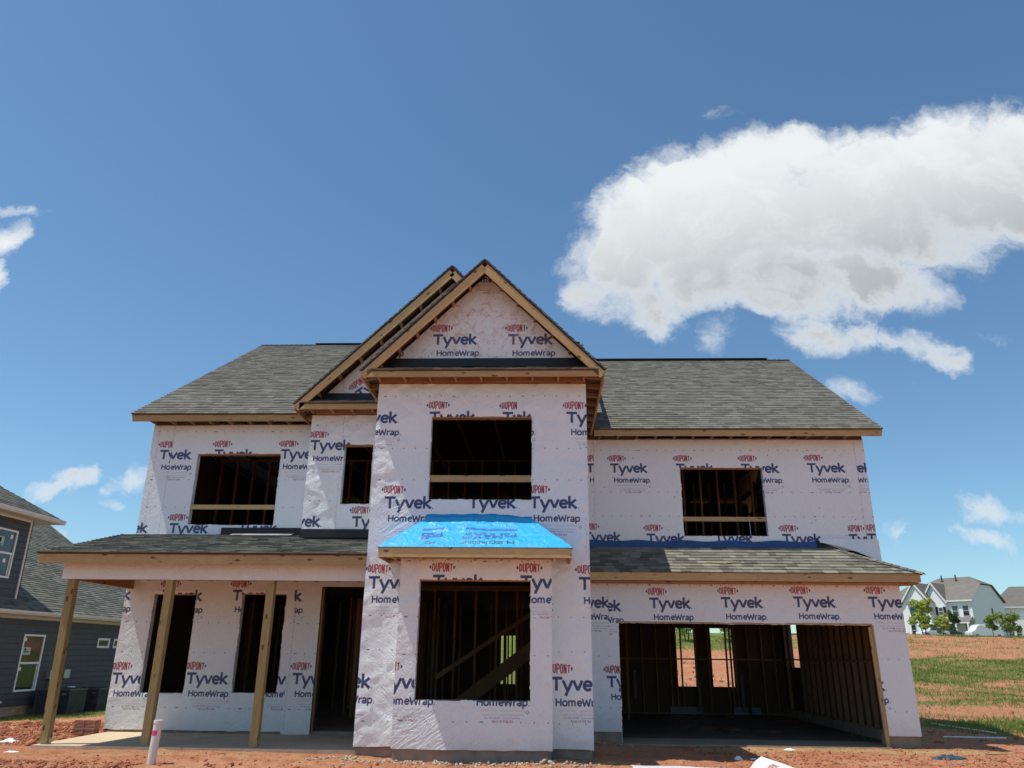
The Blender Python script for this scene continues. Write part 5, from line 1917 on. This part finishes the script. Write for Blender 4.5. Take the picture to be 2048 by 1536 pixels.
# ------------------------------------------------------------------ vehicles
def vehicle(name, loc, rz, label, cat, body, roofpts, paint, length, width, wheelx, glass_side):
    r = empty(name, loc, rz, label, cat)
    WL[r.name] = Vector((0, 0, 0))
    w = width / 2
    bm = MB(); bm.prism([(x, -w, z) for x, z in body], (0, width, 0))
    o = bm.obj('body', M[paint], r, fix=True)
    bv = o.modifiers.new('edge', 'BEVEL'); bv.width = .07; bv.segments = 2
    cm = MB(); cm.v = []
    k = len(roofpts)
    for x, z in roofpts: cm.v.append((x, -w * (.96 if z < 1.15 else .84), z))
    for x, z in roofpts: cm.v.append((x, w * (.96 if z < 1.15 else .84), z))
    cm.f = [tuple(range(k)), tuple(reversed(range(k, 2 * k)))] + [(i, k + i, k + (i + 1) % k, (i + 1) % k) for i in range(k)]; cm.mi = [0] * len(cm.f)
    cm.obj('cabin', M[paint], r, fix=True)
    for s in (-1, 1):
        for pts in glass_side:
            g_ = MB(); g_.prism([(x, s * w * (.90 + .015), z) for x, z in pts], (0, s * .03, 0)); g_.obj('side_window', M['glass'], r, fix=True)
    for x in wheelx:
        for s in (-1, 1):
            t_ = MB().cyl((x, s * (w - .12), .33), (x, s * (w + .02), .33), .33, seg=20).obj('wheel', M['rubber'], r)
            MB().cyl((x, s * (w + .02), .33), (x, s * (w + .03), .33), .19, seg=14).obj('rim', M['steel'], t_)
    return r


vehicle('parked_van', (68.4, 128.0, 4.42), radians(2), 'white panel van parked on the hill between two small trees', 'van',
        [(-2.5, .35), (2.5, .35), (2.5, 2.05), (-1.1, 2.05), (-1.35, 1.95), (-1.95, 1.2), (-2.5, 1.0)], [(-1.2, 1.9), (2.4, 1.9), (2.4, 2.1), (-1.0, 2.1)], 'carwhite', 5, 1.95, (-1.6, 1.7), [[(-1.75, 1.15), (-.75, 1.15), (-.75, 1.75), (-1.3, 1.75)]])
vehicle('parked_car', (59.6, 126.0, 4.50), radians(8), 'silver white car half hidden by a bushy tree on the hill', 'car',
        [(-2.2, .3), (2.2, .3), (2.25, .8), (1.9, .95), (-1.2, .95), (-2.2, .75)], [(-1.3, .9), (1.7, .9), (1.2, 1.42), (-.5, 1.45)], 'carwhite', 4.5, 1.8, (-1.35, 1.35), [[(-.95, .97), (1.3, .97), (1.0, 1.35), (-.45, 1.37)]])
vehicle('parked_car', (63.2, 129.5, 4.50), radians(8), 'black car parked before the white house porch', 'car',
        [(-2.2, .3), (2.2, .3), (2.25, .8), (1.9, .95), (-1.2, .95), (-2.2, .75)], [(-1.3, .9), (1.7, .9), (1.2, 1.42), (-.5, 1.45)], 'carblack', 4.5, 1.8, (-1.35, 1.35), [[(-.95, .97), (1.3, .97), (1.0, 1.35), (-.45, 1.37)]])


# ------------------------------------------------------------------ trees
def leaf_cloud(name, parent, blobs, n, size, mat, seed):
    r = np.random.RandomState(seed)
    wts = np.array([b_[3] * b_[4] * b_[5] for b_ in blobs]); wts /= wts.sum()
    idx = r.choice(len(blobs), n, p=wts)
    B = np.array(blobs)[idx]
    d = r.normal(size=(n, 3)); d /= np.linalg.norm(d, axis=1)[:, None]
    rad = (r.rand(n) ** .45)[:, None]
    c = B[:, :3] + d * rad * B[:, 3:6]
    a = r.normal(size=(n, 3)); a /= np.linalg.norm(a, axis=1)[:, None]
    b_ = np.cross(a, r.normal(size=(n, 3))); b_ /= np.linalg.norm(b_, axis=1)[:, None]
    s = (size * (.6 + .8 * r.rand(n)))[:, None]
    co = np.stack([c - a * s, c - b_ * s * .55, c + a * s, c + b_ * s * .55], 1).reshape(-1, 3)
    q = np.arange(4 * n).reshape(n, 4)
    return link(name, np_mesh(name, co, q), parent, mat)


def tree(loc, h, w, label, mat, seed, n=1500, trunk=.3, cat='tree', size=.16, grp=None, stems=1):
    r = empty('tree' if cat == 'tree' else 'bush', loc, 0, label, cat, grp)
    WL[r.name] = Vector((0, 0, 0))
    q = random.Random(seed)
    t = MB(); blobs = []
    for s in range(stems):
        ox_ = (s - (stems - 1) / 2) * .25
        top = (ox_ * 3 + q.uniform(-.2, .2), q.uniform(-.2, .2), h * .75)
        t.cyl((ox_, 0, -.2), top, .075 * h / 4, .02, 7)
        for k in range(7):
            f = trunk + (.95 - trunk) * (k + .5) / 7
            a = q.uniform(0, 2 * pi); rr = w / 2 * (1 - .75 * abs(f - .5)) * q.uniform(.5, .9)
            e = (ox_ * 2 + rr * cos(a), rr * sin(a), h * (f + .1))
            base = (ox_ + (top[0] - ox_) * f, top[1] * f, h * .75 * f)
            t.cyl(base, e, .03 * h / 4, .008, 5)
            blobs.append((e[0], e[1], e[2], w * q.uniform(.16, .28), w * q.uniform(.16, .28), h * q.uniform(.07, .14)))
    for k in range(5 * stems):
        blobs.append((q.uniform(-.2, .2) * w, q.uniform(-.2, .2) * w, h * q.uniform(trunk + .15, .93), w * .2, w * .2, h * .11))
    t.obj('trunk', M['bark'], r)
    leaf_cloud('crown', r, blobs, n, size, mat, seed)
    return r


def on(x, y): return (x, y, gh(x, y))


TG = 'young trees on the hill by the white house'
tree(on(44.9, 97), 3.9, 2.3, 'bushy yellow green tree on the hill right beside the garage corner', M['leaf_y'], 5, 2600, .12, size=.15, grp=TG, stems=2)
tree(on(46.6, 96.0), 2.4, 1.8, 'low yellow shrubby tree just right of the tallest bushy one on the hill', M['leaf_y'], 6, 1500, .05, size=.13, grp=TG)
tree(on(51.9, 104), 3.0, 1.7, 'dark green young tree before the porch of the white house', M['leaf_d'], 7, 1700, .22, size=.13, grp=TG)
tree(on(55.4, 101.5), 2.6, 2.2, 'small round tree with thin trunk in front of the white van', M['leaf_m'], 8, 1700, .34, size=.13, grp=TG)
tree(on(57.7, 102), 2.9, 2.3, 'multi stem tree at the right end of the white van', M['leaf_m'], 9, 1900, .25, size=.13, grp=TG, stems=3)
BG = 'bushes behind the house seen through the garage'
tree(on(12.3, 70), 3.4, 3.6, 'green bush seen through the left rear garage opening', M['leaf_m'], 12, 2000, .05, 'bush', .13, BG, 2)
tree(on(17.0, 73), 3.2, 3.8, 'green bush seen through the middle rear garage opening', M['leaf_m'], 13, 2000, .05, 'bush', .13, BG, 2)
tree(on(25.5, 90), 5.5, 4.5, 'darker tree seen through the narrow opening in the garage side wall', M['leaf_d'], 14, 1800, .15, 'tree', .16, BG)
DG = 'dark trees along the top of the hill behind the house'
for k in range(6):
    x_ = 6 + 5.5 * k
    tree(on(x_, 112 + (k * 7) % 9), 7.5, 6.5, 'dark tree on the crest behind the house, ' + ('first', 'second', 'third', 'fourth', 'fifth', 'last')[k] + ' from the left', M['leaf_d'], 30 + k, 1500, .1, 'tree', .26, DG)

# ------------------------------------------------------------------ ground litter
def lumps(name, pts, sizes, mat, seed, flat=.8, label=None):
    """irregular stones/clods: squashed jittered octahedra-subdivided blobs as one mesh"""
    r = np.random.RandomState(seed)
    bm = bmesh.new(); bmesh.ops.create_icosphere(bm, subdivisions=1, radius=1)
    V0 = np.array([v.co[:] for v in bm.verts]); F0 = np.array([[v.index for v in f.verts] for f in bm.faces]); bm.free()
    n = len(pts); k = len(V0)
    V = V0[None] * (1 + .7 * (r.rand(n, k, 1) - .5) * 2)
    s = np.asarray(sizes)[:, None, None]
    sc = np.stack([.8 + .5 * r.rand(n), .8 + .5 * r.rand(n), flat * (.7 + .6 * r.rand(n))], -1)[:, None, :]
    co = V * s * sc + np.asarray(pts)[:, None, :]
    F = (F0[None] + (np.arange(n) * k)[:, None, None]).reshape(-1, 3)
    o = link(name, np_mesh(name, co.reshape(-1, 3), F), None, mat)
    return tag(o, label, None, None, 'stuff')


def scatter(n, fx, fy, seed, hole=True):
    r = np.random.RandomState(seed)
    x = fx[0] + (fx[1] - fx[0]) * r.rand(n); y = fy[0] + (fy[1] - fy[0]) * r.rand(n)
    return x, y


def hgt(x, y): return ground_h(x, y) + ground_detail(x, y)


px_, py_, sz_ = [], [], []
r_ = np.random.RandomState(5)
for (n, fx, fy, s0, s1) in ((11000, (-14, -8.4), (13.4, 18.2), .004, .028), (260, (-14, -8.4), (13.4, 17.5), .02, .07), (1500, (-8.4, -5.6), (10.8, 11.7), .003, .022), (70, (-8.2, -5.6), (10.8, 11.6), .015, .045), (1500, (3, 9), (11.6, 14.8), .004, .02), (60, (-4, 9), (11, 13.5), .012, .035), (600, (-6, 9), (10.8, 12.2), .005, .03), (900, (-9, 9), (10.9, 12.7), .004, .018),
                            (700, (2.5, 9), (12.4, 15.5), .006, .030), (500, (7.2, 14), (14, 24), .008, .05), (900, (9, 60), (24, 80), .02, .08), (400, (3, 9), (30, 50), .02, .09)):
    x, y = scatter(n, fx, fy, n)
    m_ = ~((x > -8.15) & (x < -2.9) & (y > 13.04) & (y < 15.3)) & ~((x > -2.95) & (x < .75) & (y > 12.4)) & ~((x > .7) & (x < 7) & (y > 15.55))
    x, y = x[m_], y[m_]
    px_.append(x); py_.append(y); sz_.append(s0 + (s1 - s0) * r_.rand(len(x)) ** 3)
px_ = np.concatenate(px_); py_ = np.concatenate(py_); sz_ = np.concatenate(sz_)
lumps('clay_clods', np.stack([px_, py_, hgt(px_, py_) + sz_ * .25], -1), sz_, M['clod'], 3, .95, label='loose lumps of red clay scattered over the lot')
# pale rubble along the foundations
x = np.concatenate([-2.9 + 3.7 * r_.rand(420), -2.9 + 3.7 * r_.rand(160), .8 + .8 * r_.rand(150), -3.6 + .8 * r_.rand(120)])
y = np.concatenate([12.36 - .22 * np.abs(r_.normal(size=420)), 12.3 - .5 * r_.rand(160), 15.0 + .6 * r_.rand(150), 12.75 - .25 * r_.rand(120)])
s = .006 + .024 * r_.rand(len(x)) ** 2.5
lumps('gravel', np.stack([x, y, hgt(x, y) + s * .3], -1), s, M['gravel'], 9, label='pale crumbs of mortar and gravel along the house foot')
# a few bigger mortar lumps near the bay corner
lumps('rubble', np.array([[-.02, 12.28, gh(-.02, 12.28) + .03], [.08, 12.24, gh(.08, 12.24) + .02], [-.16, 12.30, gh(-.16, 12.3) + .02]]), [.07, .05, .045], M['gravel'], 4, .6, 'pale mortar lumps at the right corner of the bay')


def blades(name, x, y, h, w, mat, seed, lean=.5, label=None, flat=False):
    r = np.random.RandomState(seed); n = len(x)
    z = hgt(x, y); a = 2 * pi * r.rand(n)
    dx, dy = np.cos(a) * w / 2, np.sin(a) * w / 2
    lx, ly = (r.rand(n) - .5) * lean * 2 * h, (r.rand(n) - .5) * lean * 2 * h
    p0 = np.stack([x - dx, y - dy, z - .01], -1); p1 = np.stack([x + dx, y + dy, z - .01], -1)
    if flat:
        L = h; p0 = np.stack([x, y, z + .006], -1); p1 = p0 + np.stack([-np.sin(a) * w, np.cos(a) * w, 0 * a + .002], -1)
        p2 = p0 + np.stack([np.cos(a) * L, np.sin(a) * L, .012 * r.rand(n)], -1)
    else:
        p2 = np.stack([x + lx, y + ly, z + h * (.6 + .4 * r.rand(n))], -1)
    co = np.stack([p0, p1, p2], 1).reshape(-1, 3)
    o = link(name, np_mesh(name, co, np.arange(3 * n).reshape(n, 3)), None, mat)
    return tag(o, label, None, None, 'stuff')


n = 90000
r_ = np.random.RandomState(77)
y = 17 + 80 * r_.rand(n) ** 1.25; xr_ = .36 + .27 * r_.rand(n); x = y * xr_
gm = green_mask(x, y)
keep = r_.rand(n) < np.maximum((gm - .22) * 1.25, .04)
x, y = x[keep], y[keep]
hh_ = .05 + .0022 * y + .05 * r_.rand(len(x))
blades('grass', x, y, hh_, .010 + .00055 * y, M['grass'], 1, .7, 'patchy green grass on the bank right of the house')
n = 26000
y = 26 + 55 * r_.rand(n); x = y * (-.02 + .32 * r_.rand(n)); gm = green_mask(x, y); keep = r_.rand(n) < gm
x, y = x[keep], y[keep]
blades('grass', x, y, .12 + .1 * r_.rand(len(x)), .05, M['grass'], 2, .7, 'green grass behind the house seen through its openings')
n = 14000
y = 17 + 18 * r_.rand(n); x = -16 + 5.5 * r_.rand(n); gm = green_mask(x, y); keep = (r_.rand(n) < gm) & (x > -15.9)
x, y = x[keep], y[keep]
blades('grass', x, y, .05 + .04 * r_.rand(len(x)), .012, M['grass'], 3, .8, 'thin grass in the shade beside the dark house')
# straw
xs1, ys1 = [], []
for (n, fx, fy) in ((2200, (-3.6, 1.2), (12.0, 12.75)), (1900, (-8, -3), (12.3, 13.08)), (5200, (3, 8.2), (14.6, 15.6)), (900, (-9.6, -7.6), (16, 19)), (1500, (-8, 8), (11, 12.6))):
    x, y = scatter(n, fx, fy, n + 1); m_ = ~((x > -2.4) & (x < .2) & (y > 12.42)); xs1.append(x[m_]); ys1.append(y[m_])
x = np.concatenate(xs1); y = np.concatenate(ys1)
blades('straw', x, y, .02 + .06 * r_.rand(len(x)), .004, M['straw'], 5, .5, 'bits of dry straw and wood chips on the clay', flat=True)

# pipe stub with pink tape
zp = gh(-5.50, 11.66)
pp = empty('plastic_pipe', (-5.50, 11.66, zp - .05), 0, 'white plastic pipe stub standing in the clay with a patch of pink tape', 'pipe')
WL[pp.name] = Vector((0, 0, 0))
MB().cyl((0, 0, -.1), (.012, .02, .595), .058, .058, 24, cap=False).obj('pipe', M['pvc'], pp, smooth=True)
MB().cyl((.0118, .0198, .575), (.012, .02, .615), .064, .062, 24).obj('cap', M['pvc'], pp)
tb = MB()
for k in range(9):
    a0_, a1_ = radians(195 + 12 * k), radians(195 + 12 * (k + 1))
    tb.quad((.0085 + .0593 * cos(a0_), .0145 + .0593 * sin(a0_), .42), (.0085 + .0593 * cos(a1_), .0145 + .0593 * sin(a1_), .42), (.010 + .0593 * cos(a1_), .0165 + .0593 * sin(a1_), .485), (.010 + .0593 * cos(a0_), .0165 + .0593 * sin(a0_), .485))
tb.obj('tape_band', M['pink'], pp)


# crumpled things
def crumple(name, loc, sx, sy, sz, mat, label, cat, seed, group=None, n=16):
    r = np.random.RandomState(seed)
    a = np.linspace(0, 1, n + 1); A, B_ = np.meshgrid(a, a)
    rr = np.clip(1 - 2 * np.maximum(np.abs(A - .5), np.abs(B_ - .5)), 0, 1) ** .5
    edge = 1 + .35 * (fbm(A * 5, B_ * 5, seed) - .5)
    X = (A - .5) * 2 * sx * edge; Y = (B_ - .5) * 2 * sy * edge
    Z = rr * sz * (.4 + 1.2 * fbm(A * 6, B_ * 6, seed + 3, 3)) + .006
    co = np.stack([X, Y, Z], -1).reshape(-1, 3)
    i = np.arange((n + 1) ** 2).reshape(n + 1, n + 1)
    q = np.stack([i[:-1, :-1], i[:-1, 1:], i[1:, 1:], i[1:, :-1]], -1).reshape(-1, 4)
    q = np.concatenate([q])
    o = link(name, np_mesh(name, co, q), None, mat, (loc[0], loc[1], gh(loc[0], loc[1])))
    return tag(o, label, cat, group)


crumple('plastic_bag', (6.68, 14.25), .26, .07, .07, M['bag'], 'crumpled blue grey plastic bag on the clay at lower right', 'bag', 3)
crumple('paper_scrap', (3.02, 13.30), .055, .05, .05, M['paper'], 'white crumpled paper in the shade, rounder one left of the thin scrap', 'paper', 5)
crumple('paper_scrap', (3.26, 13.32), .06, .03, .02, M['paper'], 'thin white paper scrap in the shade next to the round crumpled one', 'paper', 6)
crumple('paper_scrap', (4.35, 15.15), .09, .05, .03, M['paper'], 'pale litter before the garage slab', 'litter', 8)
crumple('plastic_scrap', (-8.95, 13.75), .12, .08, .05, M['paper'], 'white plastic scrap lying among the red clods at left', 'litter', 9)
crumple('paper_scrap', (-8.2, 12.7), .09, .05, .02, M['paper'], 'small white scrap on the clay at the far left', 'paper', 10)
# white wrap sheet in front, its corner standing up with red print
def wrap_scrap():
    cv = Canvas(1.4, .9)
    for k in range(2):
        t_ = raster(_ds, .55, 1.0); cv.blend(.55 + k * .45 - ox, .55 - oz, t_, RED)
    im = cv.image('scrap_print'); m = wrap_mat('scrap_wrap_material', im)
    n = 18; a = np.linspace(0, 1, n + 1); A, B_ = np.meshgrid(a, a)
    Xs = 1.20 + 1.75 * A; Ys = 11.25 + (.58 - .17 * A) * B_
    Zs = ground_h(Xs, Ys) + .055 + .02 * fbm(A * 5, B_ * 5, 3)
    co = np.stack([Xs - 2, Ys - 11.5, Zs], -1).reshape(-1, 3)
    i = np.arange((n + 1) ** 2).reshape(n + 1, n + 1)
    q = np.stack([i[:-1, :-1], i[:-1, 1:], i[1:, 1:], i[1:, :-1]], -1).reshape(-1, 4)
    o = link('wrap_sheet', np_mesh('wrap_sheet', co, q, True), None, M['wrap_plain'], (2, 11.5, 0))
    tag(o, 'flat white sheet of wrap lying on the clay at the bottom of the photo', 'sheet')
    P0 = Vector((2.72, 11.75, -.06)); P1 = Vector((3.05, 12.02, .135)); P2 = Vector((3.62, 11.55, -.06)); P3 = Vector((2.80, 11.1, -.04))
    nn = 10; vs = []; uv = []
    for j in range(nn + 1):
        for k in range(nn + 1):
            u_, v_ = k / nn, j / nn
            q_ = (P3 * (1 - u_) + P2 * u_) * (1 - v_) + (P0 * (1 - u_) + P1 * u_) * v_
            q_ = q_ + Vector((0, 0, .012 * sin(7 * u_ + 3 * v_)))
            vs.append(tuple(q_ - Vector((3, 11.6, 0)))); uv.append((u_, v_))
    i = np.arange((nn + 1) ** 2).reshape(nn + 1, nn + 1)
    q = np.stack([i[:-1, :-1], i[:-1, 1:], i[1:, 1:], i[1:, :-1]], -1).reshape(-1, 4)
    o = link('wrap_sheet', np_mesh('wrap_sheet', np.array(vs), q, True, np.array(uv)), None, m, (3, 11.6, 0))
    tag(o, 'white wrap scrap with red print, its corner standing up at the bottom of the photo', 'sheet')


wrap_scrap()
# stack of bricks in a strapped bundle beside the porch slab
bs_ = empty('brick_stack', (-8.42, 15.1, -.03), 0, 'small bundle of red bricks at the left end of the porch slab', 'bricks')
WL[bs_.name] = Vector((0, 0, 0))
bme = MB().box(-.095, .095, -.045, .045, -.029, .029).mesh('brick'); bme.materials.append(M['brick'])
for k in range(4):
    for j in range(2):
        for i_ in range(2):
            o = link('brick', bme, bs_, None, (-.10 + j * .2 + rnd.uniform(-.006, .006), -.05 + i_ * .095, .03 + k * .062), (0, 0, rnd.uniform(-.04, .04)))
MB().box(-.204, .204, -.1015, -.0985, .10, .115).obj('strap', M['tin'], bs_)
# thin pale rods in the grass at right, a stick
for k, (a_, c_, lab) in enumerate((((9.55, 21.0), (9.93, 18.85), 'long thin pale rod lying in the shaded grass right of the garage'), ((8.2, 17.6), (9.3, 17.3), 'short pale rod on the shaded clay near the garage corner'))):
    p0 = Vector((a_[0], a_[1], gh(*a_) + .05)); p1 = Vector((c_[0], c_[1], gh(*c_) + .05))
    o = MB().cyl(p0 - p0, p1 - p0, .014, seg=8).obj('rod', M['paper'])
    o.location = p0; tag(o, lab, 'rod')
p0 = Vector((7.6, 14.9, gh(7.6, 14.9) + .01))
o = MB().bar((0, 0, 0), (.34, -.06, 0), .012, .02).obj('stick', M['bark']); o.location = p0; tag(o, 'short dark stick on the sunlit clay at right', 'stick')
# yellow strap on the garage roof
zz = 2.98 + (.64 / 1.15) * .36 + .03
b = MB(); b.bar((0, 0, 0), (.35, -.06, -.03), .012, .03); b.bar((.35, -.06, -.03), (.68, .03, .02), .012, .03)
o = b.obj('strap', simple('yellow_strap', (.55, .5, .14), .5)); o.location = (3.25, 15.72, zz + .006); tag(o, 'pale yellow strap left lying on the garage roof shingles', 'strap')
